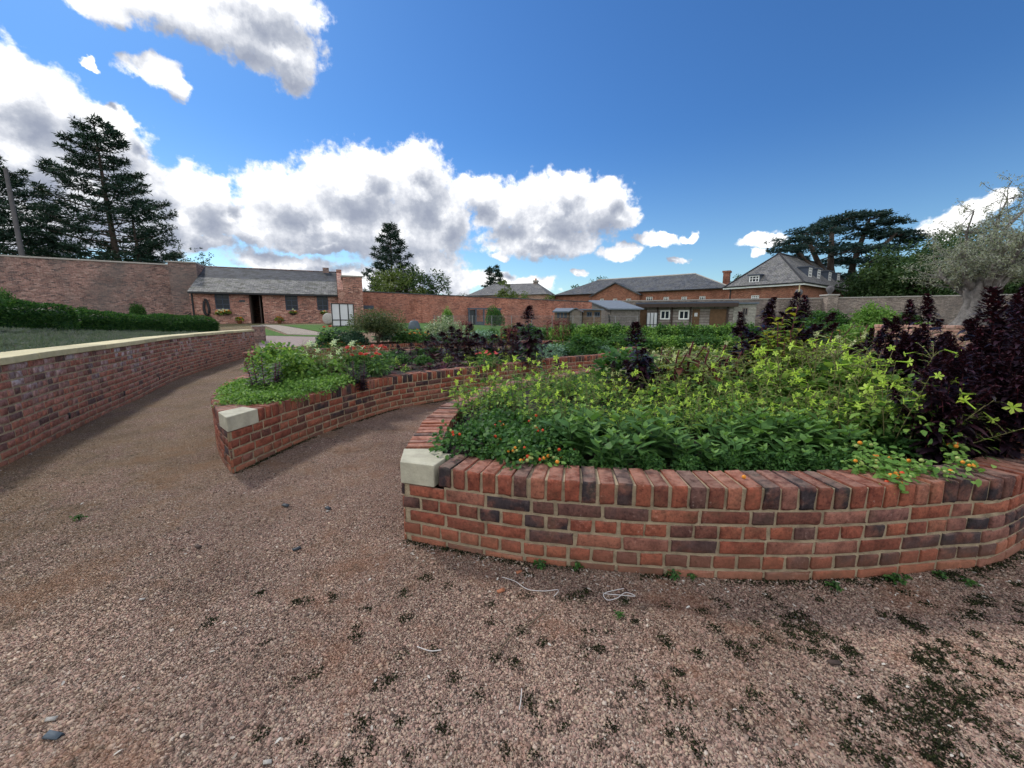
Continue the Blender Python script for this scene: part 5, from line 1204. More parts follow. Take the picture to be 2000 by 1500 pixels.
# trailing fruiting plants over the coping
def trailing(label, pts, nfr, seed, spill):
    rg = npr(seed); root = thing('trailing_tomato_plant', label, 'plant', (0, 0, 0)); lf = QB(); st = QB(); P = []
    for (px, py, z, r, n) in pts:
        z += .075; x, y = G(px, py, z)
        e = rg.normal(size=(n, 3))*np.array([r, r, .02])+np.array([x, y, z+.025]); P.append(e)
        A = rg.normal(size=(n, 3))*np.array([1, 1, .3]); leaves(lf, e, A, np.tile([0, -.3, 1.], (n, 1))+rg.normal(size=(n, 3))*.35, rg.uniform(.025, .045, n), .013, T_OVAL, rg.random(n), .3)
    c = [Vector((*G(p[0], p[1], p[2]+.075), p[2]+.087)) for p in pts]; stemset(st, c, .004, .002)
    st.build('stem', 'stem_green', root); lf.build('foliage', 'leaf_bright', root)
    for k in range(nfr):
        px, py, z, r, n = pts[int(rg.integers(0, len(pts)))]; z += .075; x, y = G(px, py, z); w = 1 if spill else .6
        put_flower(root, ('fruit_red', 'fruit_orange', 'fruit_orange', 'fruit_green', 'fruit_green')[int(rg.integers(0, 5))], (x+rg.normal()*r*.7, y+rg.normal()*r*.6-.01, z+.03+abs(rg.normal())*.012), (0, 0, 1), rg.uniform(.7, 1.0), 'fruit')
trailing('trailing tomato plant with orange fruit spilling over the coping on the right', [(1690, 880, .53, .05, 60), (1710, 905, .50, .07, 110), (1680, 915, .485, .06, 60), (1760, 912, .485, .07, 90), (1830, 925, .482, .06, 60), (1745, 935, .478, .05, 70), (1740, 955, .43, .035, 60)], 34, 4, True)
trailing('small trailing tomato plant at the far right of the front coping', [(1865, 880, .53, .035, 30), (1870, 905, .485, .04, 40), (1890, 918, .48, .035, 30)], 14, 5, False)
trailing('tiny fruiting sprig lying on the coping near the cream corner stone', [(1035, 905, .482, .03, 14), (1060, 903, .482, .03, 20), (1085, 906, .48, .025, 14)], 11, 6, False)
# --- crescent bed
gS = 'pale green edging plants at the point of the crescent bed'
for i, (px, py, d) in enumerate(((478, 765, 4.75), (510, 764, 4.75), (545, 758, 5.0), (480, 750, 5.15), (515, 745, 5.25), (560, 742, 5.35), (600, 742, 5.5), (630, 737, 5.8), (495, 735, 5.7), (580, 732, 5.8), (655, 730, 6.1), (540, 730, 5.7), (610, 726, 6.1), (470, 742, 5.5))):
    top('edging', px, py, d, 'pale green edging plant nearest the grey corner stone' if i == 0 else 'pale green low edging plant behind the corner of the crescent bed', gS, wide=.95)
top('basil', 512, 692, 5.3, 'dark purple basil left of the tall yellow green plant', cat='herb'); top('basil', 695, 703, 6.2, 'dark purple basil below the red zinnias', cat='herb'); top('basil', 640, 705, 6.4, 'dark purple basil among the pale tobacco flowers', cat='herb')
for px, py, d, lb in ((540, 672, 6.2, 'tall yellow green leafy plant at the left of the crescent bed'), (565, 690, 5.9, 'yellow green leafy plant leaning right beside the tallest one'), (515, 682, 6.6, 'yellow green leafy plant on the edge by the back path')): top('yellowgreen', px, py-8, d, lb, wide=.85)
for px, py, d in ((600, 690, 6.4), (625, 683, 6.7), (650, 693, 6.4), (670, 680, 6.9), (585, 680, 7.2), (705, 682, 7.0)): top('white', px, py-9, d, 'white flowering tobacco in the left part of the crescent bed', 'white flowering tobacco in the crescent bed', wide=1.1)
for i, (px, py, d) in enumerate(((685, 678, 6.9), (720, 674, 7.1), (745, 676, 7.3), (700, 690, 6.7), (735, 690, 6.8))): top('red', px, py-6, d, 'bushy zinnia with flat red flower heads in the crescent bed', 'red zinnias in the crescent bed', wide=1.0)
rB = random.Random(8)
NM = {'beet': ('dark red leaved beet in the middle of the crescent bed', 'red beets in the crescent bed'), 'silver': ('silvery rosette plant in the crescent bed', 'silver rosettes in the crescent bed'),
      'green': ('green leafy plant in the crescent bed', 'green plants in the crescent bed'), 'gdark': ('dark green leafy plant in the crescent bed', 'dark green plants in the crescent bed'),
      'greyg': ('dusty green plant in the crescent bed', 'dusty plants in the crescent bed'), 'dark_small': ('low dark purple amaranth in the crescent bed', 'low dark amaranths in the crescent bed'), 'lime_small': ('lime flowering tobacco in the crescent bed', 'lime tobacco in the crescent bed')}
yy = 5.6
while yy < 15.8:
    xx = -4.8
    while xx < 4.4:
        x, y = xx+rB.uniform(-.16, .16), yy+rB.uniform(-.16, .16); xx += .46
        if not inside(B_in, x, y, .14): continue
        px = 1000+770*x/(y*.987)
        if px < 720 and y < 7.4: continue
        kd = rB.choice(['beet', 'beet', 'beet', 'beet', 'silver', 'green', 'lime_small', 'gdark'] if px < 830 else ['dark_small', 'beet', 'dark_small', 'green', 'beet', 'lime_small'] if px < 1000 else ['green', 'gdark', 'greyg', 'lime_small', 'green', 'silver'])
        tall = rB.uniform(.17, .30) if px < 830 else rB.uniform(.22, .40)
        if y > 12: tall *= .8
        sz_ = tall/KINDS[kd][2]; place(kd, x, y, SOIL, max(sz_, {'beet': .95, 'silver': .95, 'dark_small': .5, 'lime_small': .55}.get(kd, .7)), *NM[kd], scz=sz_)
    yy += .46
top('bigplume', 1034, 592, 9.4, 'tall arching dark red amaranth plume in the crescent bed', wide=1.5, var=1)
top('dark_small', 1058, 650, 9.9, 'shorter dark amaranth right of the tall arching plume', wide=1.3, var=0)
top('dark_small', 1010, 655, 9.7, 'shorter dark amaranth left of the tall arching plume', wide=1.3, var=0)
for px, py, d, lb in ((990, 638, 10.4, 'rusty red tasselled amaranth left of the tall dark plume'), (1003, 640, 10.7, 'rusty tasselled amaranth nearest the tall dark plume'), (910, 628, 11.6, 'rusty tasselled amaranth in front of the grey door frame'), (1100, 622, 12.2, 'tall tasselled amaranth right of the tall dark plume'), (1080, 626, 12.4, 'tasselled amaranth with hanging dark tassel behind')): top('tassel', px, py, d, lb, wide=1.0)
for k, (px, py, d) in enumerate(((860, 645, 11.4), (890, 640, 11.2), (930, 648, 11.4), (960, 650, 11.6), (845, 655, 11.8), (905, 655, 10.8), (945, 658, 10.6), (912, 630, 11.0), (985, 638, 10.6), (1000, 632, 11.0), (880, 634, 11.6), (800, 668, 10.4), (830, 664, 10.8), (870, 668, 10.0), (775, 672, 10.2), (1000, 665, 9.8))): top('dark_small', px, py, d, 'low dark purple amaranth along the back of the crescent bed', 'low dark amaranths in the crescent bed', wide=1.7)
top('pink', 945, 684, 8.4, 'pink and red zinnia in front of the tall dark plume', wide=1.0); top('pink', 965, 686, 8.6, 'second pink zinnia just right of the first', wide=1.0); top('pink', 1045, 682, 9.9, 'pink zinnia at the foot of the tall dark plume')
for px, py, d, lb in ((1135, 652, 12.6, 'dark mounded bush right of the tasselled amaranths'), (1165, 660, 13.0, 'green mounded bush at the right end of the crescent bed')): top('gdark', px, py, d, lb, wide=1.1)
for px, d in ((1090, 11.3), (1115, 11.6), (1140, 12.0), (1160, 12.5), (1185, 13.1), (1200, 13.8)): 
    x = D(px, 690, d).x*KD; d *= KD
    place('silver', x, d, SOIL, 1.0, 'silver grey plant along the front edge at the right end of the crescent bed', 'silver edging plants')
# --- far bed
for px, py, d, lb in ((645, 640, 15.8, 'dark blue green bush at the left, in front of the white board'), (690, 645, 16.2, 'dark blue green bush just left of the airy shrub'), (670, 655, 15.6, 'low blue green bush in front of the airy shrub')): top('bluebush', px, py, d, lb, cat='bush')
top('airy', 734, 588, 17.0, 'tall airy olive brown shrub in the far bed', cat='shrub', wide=1.12); top('whitebush', 866, 618, 18.8, 'pale variegated shrub in front of the garden wall', cat='shrub', wide=1.25)
for px, py, d in ((800, 645, 17.6), (815, 641, 18.0), (830, 648, 17.5), (640, 668, 14.9), (665, 666, 15.2), (620, 672, 14.2), (700, 668, 15.6)): top('marigold', px, py, d, 'orange marigold in the far bed', 'orange marigolds in the far bed')
for px, d in ((590, 12.9), (600, 13.3), (612, 13.7), (580, 13.0), (720, 16.2), (740, 16.6), (760, 16.9), (780, 17.3), (770, 17.6), (795, 18.0)): 
    x = D(px, 680, d).x; place('beet', x*KD, d*KD, SOIL, 1.1, 'dark red leafy plant along the front of the far bed', 'red leafy plants in the far bed')
for k in range(60):
    x, y = rB.uniform(-7.6, 1.5), rB.uniform(11.5, 18.6)
    if inside(C_in, x, y, .3): place(('greyg', 'green')[k % 2], x, y, SOIL, rB.uniform(.8, 1.2), ('dusty green plant filling the far bed', 'green leafy plant filling the far bed')[k % 2], ('dusty filler plants in the far bed', 'green filler plants in the far bed')[k % 2])
for i, px in enumerate(range(745, 1010, 15)):
    kd = ('dark_small', 'greyg', 'dark_small', 'marigold', 'bright', 'dark_small')[i % 6]; d = 17.4+(i % 3)*.6
    top(kd, px, 648+rB.uniform(-7, 6), d, {'dark_small': 'dark purple leafy plant along the far bed', 'greyg': 'dusty green mound in the far bed', 'marigold': 'orange marigold in the far bed', 'bright': 'bright leafy plant in the far bed'}[kd], {'dark_small': 'dark purple plants in the far bed', 'greyg': 'dusty mounds in the far bed', 'marigold': 'orange marigolds in the far bed', 'bright': 'bright plants in the far bed'}[kd], wide=1.25, z0=SOIL)
for px, py, d, lb in ((640, 632, 15.3, 'dark red dahlia like plant standing above the blue green bush'),): top('red', px, py, d, lb, z0=SOIL)
# --- row of leafy shrubs in front of the sheds
for i in range(19):
    px = 1075+i*21.5+rn.uniform(-5, 5); d = lerp(19.5, 17.5, i/18)+rn.uniform(-.3, .3)
    top('row' if i % 2 else 'rowdark', px, 630+rn.uniform(-3, 6), d, 'bright green leafy shrub in the long row before the sheds and cabin', 'leafy shrubs in the row before the sheds', z0=ground_z(D(px, 630, d).x, d), wide=.95, cat='shrub')
for i in range(13):
    px = 1215+i*20+rn.uniform(-5, 5); d = rn.uniform(14.2, 15.6)
    top('row' if i % 2 else 'rowdark', px, 652+rn.uniform(-4, 6), d, 'lower leafy shrub standing in front of the long shrub row', 'lower shrubs before the shrub row', z0=0, wide=1.25, cat='shrub')
for px, py, d, lb in ((960, 640, 21, 'green shrub below the climber at the grey door'), (1000, 634, 20.5, 'low green shrub at the left end of the shrub row'), (1035, 632, 20, 'low green shrub right of the arching plume')): top('rowdark', px, py, d, lb, z0=ground_z(D(px, py, d).x, d), cat='shrub')
# --- shrubs trained on walls
top('wallshrub', 873, 600, 31.5, 'lime green shrub trained on the brick garden wall', z0=.8, wide=.45, cat='shrub')
top('wallshrub_dark', 965, 598, 28.5, 'tall leafy climber beside the grey door frame', z0=.6, wide=.62, cat='climber')
for px, py, d, k, lb in ((1600, 602, 34, 'wallshrub_dark', 'dark shrub against the grey wall below the hipped house'), (1635, 604, 33.5, 'wallshrub_dark', 'second dark shrub against the grey wall, nearer the bright one'), (1705, 592, 32, 'wallshrub', 'bright green shrub against the grey wall'), (1730, 600, 31.6, 'wallshrub', 'bright green shrub at the right end of the pair on the grey wall'), (1775, 606, 31, 'wallshrub_dark', 'dull green shrub on the grey wall left of the olive'), (1560, 610, 30, 'wallshrub_dark', 'green shrub low behind the purple clump'), (1800, 622, 16, 'row', 'green bush at the foot of the brick planter'), (1660, 628, 14, 'row', 'bright low bush behind the nearest bed'), (1600, 626, 14.5, 'rowdark', 'green low bush behind the purple clump'), (1720, 630, 13.5, 'row', 'bright bush right of the other low bushes')):
    top(k, px, py, d, lb, z0=0, wide=.75, cat='shrub')
for px, py, d, lb in ((265, 590, 26.5, 'round green shrub against the old wall'), (110, 605, 24, 'thin shrub against the old wall at the left'), (158, 596, 24.8, 'sparse shrub growing up the old wall'), (3, 565, 21, 'green shrub on the old wall at the left edge')): top('wallshrub_dark', px, py, d, lb, z0=1.2, wide=.5, cat='shrub')
# --- hedges on the bank
def hedge(label, pts, h, w, seed):
    rg = npr(seed); root = thing('hedge', label, 'hedge', (0, 0, 0)); P = Path(pts, sub=8); n = int(P.len*3000); l_ = rg.random(n)*P.len
    cs = [P.at(a) for a in l_]; ns = [P.nor(a) for a in l_]; ang = rg.uniform(-.15, math.pi+.15, n)
    z0 = np.array([bz(c.x, c.y) for c in cs]); bump = np.array([1+.26*mnoise.noise((c.x*1.3, c.y*1.3, k*.8)) for c, k in zip(cs, ang)])
    X = np.cos(ang)*w*.5*bump; Z = (h*.45+np.sin(ang)*h*.52*bump)
    low = rg.random(n) < .35; Z = np.where(low, rg.random(n)*h*.6, Z); X = np.where(low, np.sign(X)*w*.5*bump, X)
    Pn = np.stack([[c.x+q.x*x for c, q, x in zip(cs, ns, X)], [c.y+q.y*x for c, q, x in zip(cs, ns, X)], z0+Z], 1)
    out = np.stack([[q.x*np.sign(x) for q, x in zip(ns, X)], [q.y*np.sign(x) for q, x in zip(ns, X)], np.full(n, .7)], 1)
    lf = QB(); leaves(lf, Pn, out+rg.normal(size=(n, 3))*.7, out+rg.normal(size=(n, 3))*.8, rg.uniform(.05, .1, n), .02, T_DIA, rg.random(n), .1); lf.build('foliage', 'leaf_hedge', root)
    co = QB(); m = 30; v = []
    for i in range(m+1):
        a = P.len*i/m; c = P.at(a); q = P.nor(a); b = bz(c.x, c.y)
        for k in range(7):
            t = math.pi*k/6; v.append((c.x+q.x*math.cos(t)*w*.40, c.y+q.y*math.cos(t)*w*.40, b-.05+math.sin(t)**.5*h*.86))
    co.add(v, [(i*7+k, i*7+k+1, (i+1)*7+k+1, (i+1)*7+k) for i in range(m) for k in range(6)], .2); co.build('twiggy_core', 'leaf_hedge', root, True)
_bz = {}
def bz(x, y):
    k = (round(x*6), round(y*6))
    if k in _bz: return _bz[k]
    best = 1e9; z = 1.2
    for vx, vy, vz in BV:
        q = (vx-x)**2+(vy-y)**2
        if q < best: best = q; z = vz
    _bz[k] = z
    return z
BV = [v for i, v in enumerate(bank_v) if i % bank_m != bank_m-1]
def hp(px, py, d): p = D(px, py, d); return (p.x, p.y)
hedge('taller dark green clipped hedge at the left edge of the bank', [hp(-160, 600, 8.2), hp(-60, 600, 9.0), hp(30, 600, 9.9), hp(112, 612, 10.9)], .78, .9, 1)
hedge('lower clipped hedge running right behind the retaining wall', [hp(108, 612, 11.0), hp(200, 620, 12.2), hp(300, 632, 14.2), hp(375, 640, 16.2), hp(408, 642, 17.4)], .62, .85, 2)
def lavender():
    rg = npr(9); q = QB()
    for i in range(2300):
        s = rg.random()*13.5; w_ = .25+rg.random()**.9*4.6; p = W.at(s+.3)-W.nor(s+.3)*(.30+w_)
        if p.x < -16: continue
        z = bz(p.x, p.y); n = 46; lean = rg.normal(size=(n, 3))*.55+np.array([.25, -.15, .9]); r = rg.random()
        leaves(q, np.array([p.x, p.y, z])+rg.normal(size=(n, 3))*np.array([.09, .09, .0]), lean, rg.normal(size=(n, 3)), rg.uniform(.1, .24, n), .008, T_DIA, np.clip(r*.6+.4*rg.random(n), 0, 1), .35)
    o = q.build('lavender', 'leaf_lavender'); o['kind'] = 'stuff'
lavender()
# ------------------------------------------------------------------ trees
def tuft(q, rg, C, n, L0, W0, flat=.35, up=.15):
    """needle tufts: n blades round each centre"""
    m = len(C); P = np.repeat(C, n, 0); d = unit(rg.normal(size=(m*n, 3))*np.array([1, 1, flat])+np.array([0, 0, up]))
    r = np.repeat(rg.random(m), n)*.7+.3*rg.random(m*n)
    leaves(q, P+d*.1*L0, d, rg.normal(size=(m*n, 3)), L0*rg.uniform(.6, 1.2, m*n), W0, T_DIA, r, .1)
def pine(name, label, base, h, rad, seed, start=.12, nb=60, lean=(0, 0), mat='needle_pine', group=None, tw=.02, prof=None, tuftL=.5, droop=.0, dens=1.0, plate=.09, rise=.22, extra=None, cat='tree'):
    rg = npr(seed); t = thing(name, label, cat, base, 0, group); tr = QB(); cr = QB()
    def sp(f): return Vector((lean[0]*f*h+.01*h*math.sin(4*f+seed), lean[1]*f*h, h*f))
    stemset(tr, [sp(i/12) for i in range(13)], h*tw, h*.0025, 8)
    if extra:
        ex, eh = extra; stemset(tr, [Vector((ex, .3, 0)), Vector((ex*.95, .3, eh*.5)), Vector((ex*.9, .2, eh))], h*tw*.75, h*.004, 7)
    for k in range(nb):
        f = lerp(start, .985, (k+rg.random()*.8)/nb); a = GOLD*k+rg.uniform(-.5, .5); pr_ = prof(f) if prof else (1-f)**.75
        l_ = max(.4, rad*pr_*rg.uniform(.65, 1.12)); b = sp(f); ca, sa = math.cos(a), math.sin(a)
        pts = [b+Vector((ca*l_*q, sa*l_*q, l_*(rise*q*(1.3*q-.3)-droop*q))) for q in (0, .35, .7, 1)]
        stemset(tr, pts, max(.02, l_*.016), .012, 4)
        n = int(dens*(6+l_*6.5)); q = rg.random(n)**.65*.75+.27; fi = q*3; C = []
        for x in fi:
            i = min(int(x), 2); C.append(tuple(pts[i].lerp(pts[i+1], min(1, x-i))))
        C = np.array(C); w = l_*.30*np.clip(1.25-q, .25, 1)+.12
        off = rg.normal(size=n)*w; C += np.stack([-sa*off, ca*off, np.abs(rg.normal(size=n))*plate*(.5+l_*.25)], 1)
        tuft(cr, rg, C, 9, tuftL, tuftL*.09, .5, .3)
    tr.build('trunk', 'bark', t); cr.build('crown', mat, t); return t
def leafy(name, label, base, h, rx, seed, mat='tree_leaf', lsz=.3, ncl=70, per=70, crown_lo=.22, group=None, tw=.022, cat='tree', flat=.85, trunk='bark', gap=.25, irr=.25):
    rg = npr(seed); t = thing(name, label, cat, base, 0, group); tr = QB(); cr = QB()
    cz = h*(1+crown_lo)/2; rz = h*(1-crown_lo)/2
    stemset(tr, [Vector((.02*h*math.sin(i+seed), .015*h*math.cos(2*i), h*.62*i/6)) for i in range(7)], h*tw, h*tw*.4, 7)
    C = []
    for k in range(ncl):
        d = unit(rg.normal(size=(1, 3)))[0]; s = rg.uniform(gap, 1)**.5*(1+irr*mnoise.noise((d[0]*2.1+seed, d[1]*2.1, d[2]*2.1)))
        c = Vector((d[0]*rx*s, d[1]*rx*s, cz+d[2]*rz*s*.93)); C.append(c)
        if k % 3 == 0:
            b = Vector((0, 0, h*rg.uniform(.25, .6))); stemset(tr, [b, b.lerp(c, .5)+Vector((0, 0, .05*h)), c], h*tw*.3, .015, 4)
    for c in C:
        n = int(per*rg.uniform(.6, 1.4)); rr = rx*rg.uniform(.17, .30); d = unit(rg.normal(size=(n, 3))); k = rg.random(n)**.45
        P = np.array(c)+d*k[:, None]*np.array([rr, rr, rr*.75])
        leaves(cr, P, d+rg.normal(size=(n, 3))*.7, d+np.array([0, 0, .6])+rg.normal(size=(n, 3))*.6, lsz*rg.uniform(.6, 1.2, n), lsz*.3, T_DIA, np.clip(rg.random(n)*.6+.4*rg.random(), 0, 1), .2)
    tr.build('trunk', trunk, t); cr.build('crown', mat, t); return t
def at_tree(px, d, z0=0.0): p = D(px, 620, d); return (p.x, p.y, z0)
def hgt(px, py, d, z0=0): return D(px, py, d).z-z0
gP = 'dark pines beyond the old wall'
pine('pine_tree', 'tall dark pine with two trunks beyond the old wall, left of the cottage', at_tree(258, 40), hgt(205, 236, 40), 5.4, 3, .12, 88, (-.05, 0), group=gP, prof=lambda f: min(1, (1-f)**.7*1.25+.16), extra=(1.4, 11), dens=1.5, plate=.06)
pine('pine_tree', 'dense dark pine cut by the left edge of the view', at_tree(22, 38), hgt(20, 291, 38), 7.6, 4, .1, 96, (-.02, 0), group=gP, prof=lambda f: min(1, (1-f)**.7*1.2+.05), dens=1.25, plate=.06)
pine('pine_tree', 'broad low dark conifer filling the gap behind the two tall pines', at_tree(95, 44), hgt(105, 468, 44), 4.4, 6, .05, 50, group=gP, dens=1.4)
pine('pine_tree', 'low dark conifer at the foot of the two trunked pine', at_tree(300, 44), hgt(300, 480, 44), 3.6, 7, .03, 40, group=gP, dens=1.7)
o = thing('telegraph_pole', 'bare grey wooden pole in front of the dense left pine', 'pole', D(66, 620, 33).to_tuple()[:2]+(0,))
q = QB(); q.tube([(0, 0, 0), (0, 0, 5), (0, 0, D(36, 330, 33).z)], [.19, .17, .13], 10); q.build('shaft', 'pole_wood', o, True)
pine('conifer_tree', 'tall narrow open branched conifer rising right of the cottage', at_tree(768, 62), hgt(768, 437, 62), 4.3, 11, .12, 70, group='', prof=lambda f: min(1, (1-f)**.55*1.15), tuftL=.55, dens=1.15, rise=.35, plate=.12)
pine('conifer_tree', 'small dark flat topped pine far behind the hipped house roof in the middle', at_tree(965, 110), hgt(965, 522, 110), 4.2, 12, .2, 40, prof=lambda f: .85*(1-abs(f-.5)*1.1), tuftL=.9, dens=.9)
leafy('broadleaf_tree', 'rounded green tree at the foot of the tall narrow conifer', at_tree(775, 55), hgt(775, 517, 55), 3.9, 21, 'tree_leaf_pale', .32, 60, 80)
leafy('broadleaf_tree', 'dark rounded tree right of the tall narrow conifer', at_tree(820, 58), hgt(820, 513, 58), 3.7, 22, 'tree_leaf', .34, 60, 90)
leafy('broadleaf_tree', 'pale low bush left of the rounded trees, by the end pier', at_tree(722, 48), hgt(722, 548, 48), 2.0, 23, 'tree_leaf_pale', .25, 30, 60)
leafy('broadleaf_tree', 'dark low bush above the garden wall left of the far house', at_tree(892, 75), hgt(892, 563, 75), 2.6, 24, 'tree_leaf', .3, 30, 60)
leafy('broadleaf_tree', 'yellow green sapling in front of the far house roof', at_tree(988, 48), hgt(988, 541, 48), 1.3, 25, 'tree_leaf_pale', .22, 26, 50, .45)
leafy('broadleaf_tree', 'low yellow green bush in front of the far house, right of the sapling', at_tree(1000, 47), hgt(1005, 560, 47), 2.0, 26, 'tree_leaf_pale', .22, 30, 50)
leafy('broadleaf_tree', 'pale bush between the far house chimney and the stable block', at_tree(1072, 52), hgt(1072, 572, 52), 1.6, 27, 'tree_leaf_pale', .22, 26, 50)
leafy('broadleaf_tree', 'small tree top showing above the stable roof', at_tree(1168, 105), hgt(1166, 535, 105), 2.8, 28, 'tree_leaf', .4, 24, 50, .4)
leafy('broadleaf_tree', 'tiny tree top above the left end of the stable roof', at_tree(1122, 110), hgt(1120, 547, 110), 1.8, 29, 'tree_leaf', .4, 14, 40, .5)
leafy('broadleaf_tree', 'tree top behind the stable chimney', at_tree(1434, 90), hgt(1434, 534, 90), 3.0, 30, 'tree_leaf', .4, 20, 50, .4)
leafy('broadleaf_tree', 'dark broadleaf tree filling the right side behind the grey wall', at_tree(1735, 47), hgt(1715, 500, 47), 4.2, 31, 'tree_leaf', .36, 100, 100, .08)
leafy('broadleaf_tree', 'mid green tree left of the olive behind the grey wall', at_tree(1805, 44), hgt(1800, 462, 44), 5.4, 32, 'tree_leaf', .34, 130, 110, .1)
leafy('broadleaf_tree', 'dark tree low behind the hipped house dormers', at_tree(1700, 54), hgt(1695, 535, 54), 3.6, 33, 'tree_leaf', .36, 80, 90, .05)
leafy('broadleaf_tree', 'dark tree right of the olive trunk behind the grey wall', at_tree(1930, 42), hgt(1930, 495, 42), 5.4, 34, 'tree_leaf', .36, 100, 100, .05)
leafy('broadleaf_tree', 'dark tree at the right edge behind the grey wall', at_tree(2040, 42), hgt(2040, 480, 42), 5.5, 35, 'tree_leaf', .36, 90, 90, .05)
leafy('broadleaf_tree', 'brownish tree showing above the mid green tree, under the white cloud', at_tree(1850, 56), hgt(1845, 436, 56), 4.6, 36, 'tree_leaf', .36, 70, 70, .35)
for i, (px, py, d, r, lb) in enumerate(((385, 474, 46, 1.6, 'thin sparse tree beside the large pine above the buttress'), (418, 488, 47, 1.2, 'thin nearly bare sapling left of the cottage roof ridge'), (452, 506, 50, 1.2, 'small dark tree top above the cottage ridge'))):
    leafy('sapling', lb, at_tree(px, d), hgt(px, py, d), r, 40+i, 'tree_leaf', .2, 34, 22 if i < 2 else 60, .45, tw=.010, gap=.1, irr=.5)
def cedar():
    rg = npr(77); base = at_tree(1640, 57); t = thing('cedar_tree', 'huge spreading dark cedar with flat layered branches behind the hipped house', 'tree', base); tr = QB(); cr = QB()
    bx = base[0]
    def w(px, py, dy=0): p = D(px, py, 57+dy); return Vector((p.x-bx, dy, p.z))
    stems = [[w(1640, 640), w(1610, 540), w(1583, 480), w(1575, 455)], [w(1640, 640, 1), w(1622, 520, 1), w(1625, 450, 1), w(1640, 425, 1)], [w(1650, 640, 2), w(1665, 520, 2), w(1690, 450, 2), w(1700, 425, 2)],
             [w(1650, 640, -1), w(1680, 540, -1), w(1730, 475, -2), w(1755, 450, -2)], [w(1640, 640, -1), w(1600, 545, -2), w(1560, 495, -3), w(1545, 480, -4)]]
    for s in stems: stemset(tr, s, .55, .12, 8)
    plates = [(1655, 418, 38, 0), (1700, 416, 45, 1), (1740, 428, 35, 0), (1620, 432, 40, 1), (1590, 445, 45, -1), (1560, 465, 48, -2), (1540, 482, 28, -3), (1650, 445, 60, 2), (1715, 450, 60, 1), (1755, 452, 38, -1),
              (1600, 475, 55, 2), (1660, 480, 60, -2), (1720, 480, 60, 0), (1775, 465, 26, 1), (1690, 505, 60, 1), (1740, 505, 45, -1), (1640, 505, 40, 3), (1700, 530, 60, 0), (1755, 535, 40, 1), (1556, 500, 24, -1), (1670, 545, 50, 2), (1720, 555, 60, 1)]
    for k, (px, py, hw, dy) in enumerate(plates):
        c = w(px, py, dy*1.6); R_ = .88*hw*57/770; s = stems[k % len(stems)]; b = min((s_[j].lerp(s_[j+1], .5) for s_ in stems for j in range(3)), key=lambda q: (q-c).length)
        for j in range(5):
            a = j*1.26+k; e = c+Vector((math.cos(a)*R_*.85, math.sin(a)*R_*.85, -.3)); stemset(tr, [b, b.lerp(c, .6)-Vector((0, 0, .3)), e], .1, .03, 4)
        n = int(45+40*R_); a = rg.uniform(0, 6.28, n); r = np.sqrt(rg.random(n))*R_*(1+.25*np.sin(3*a+k)); C = np.stack([c.x+np.cos(a)*r, c.y+np.sin(a)*r*.9, c.z-.10*r+rg.normal(size=n)*.16-.35*np.abs(np.sin(2.5*a+k))], 1)
        tuft(cr, rg, C, 9, .55, .06, .25, .18)
    tr.build('trunk', 'bark', t); cr.build('crown', 'needle_cedar', t)
cedar()
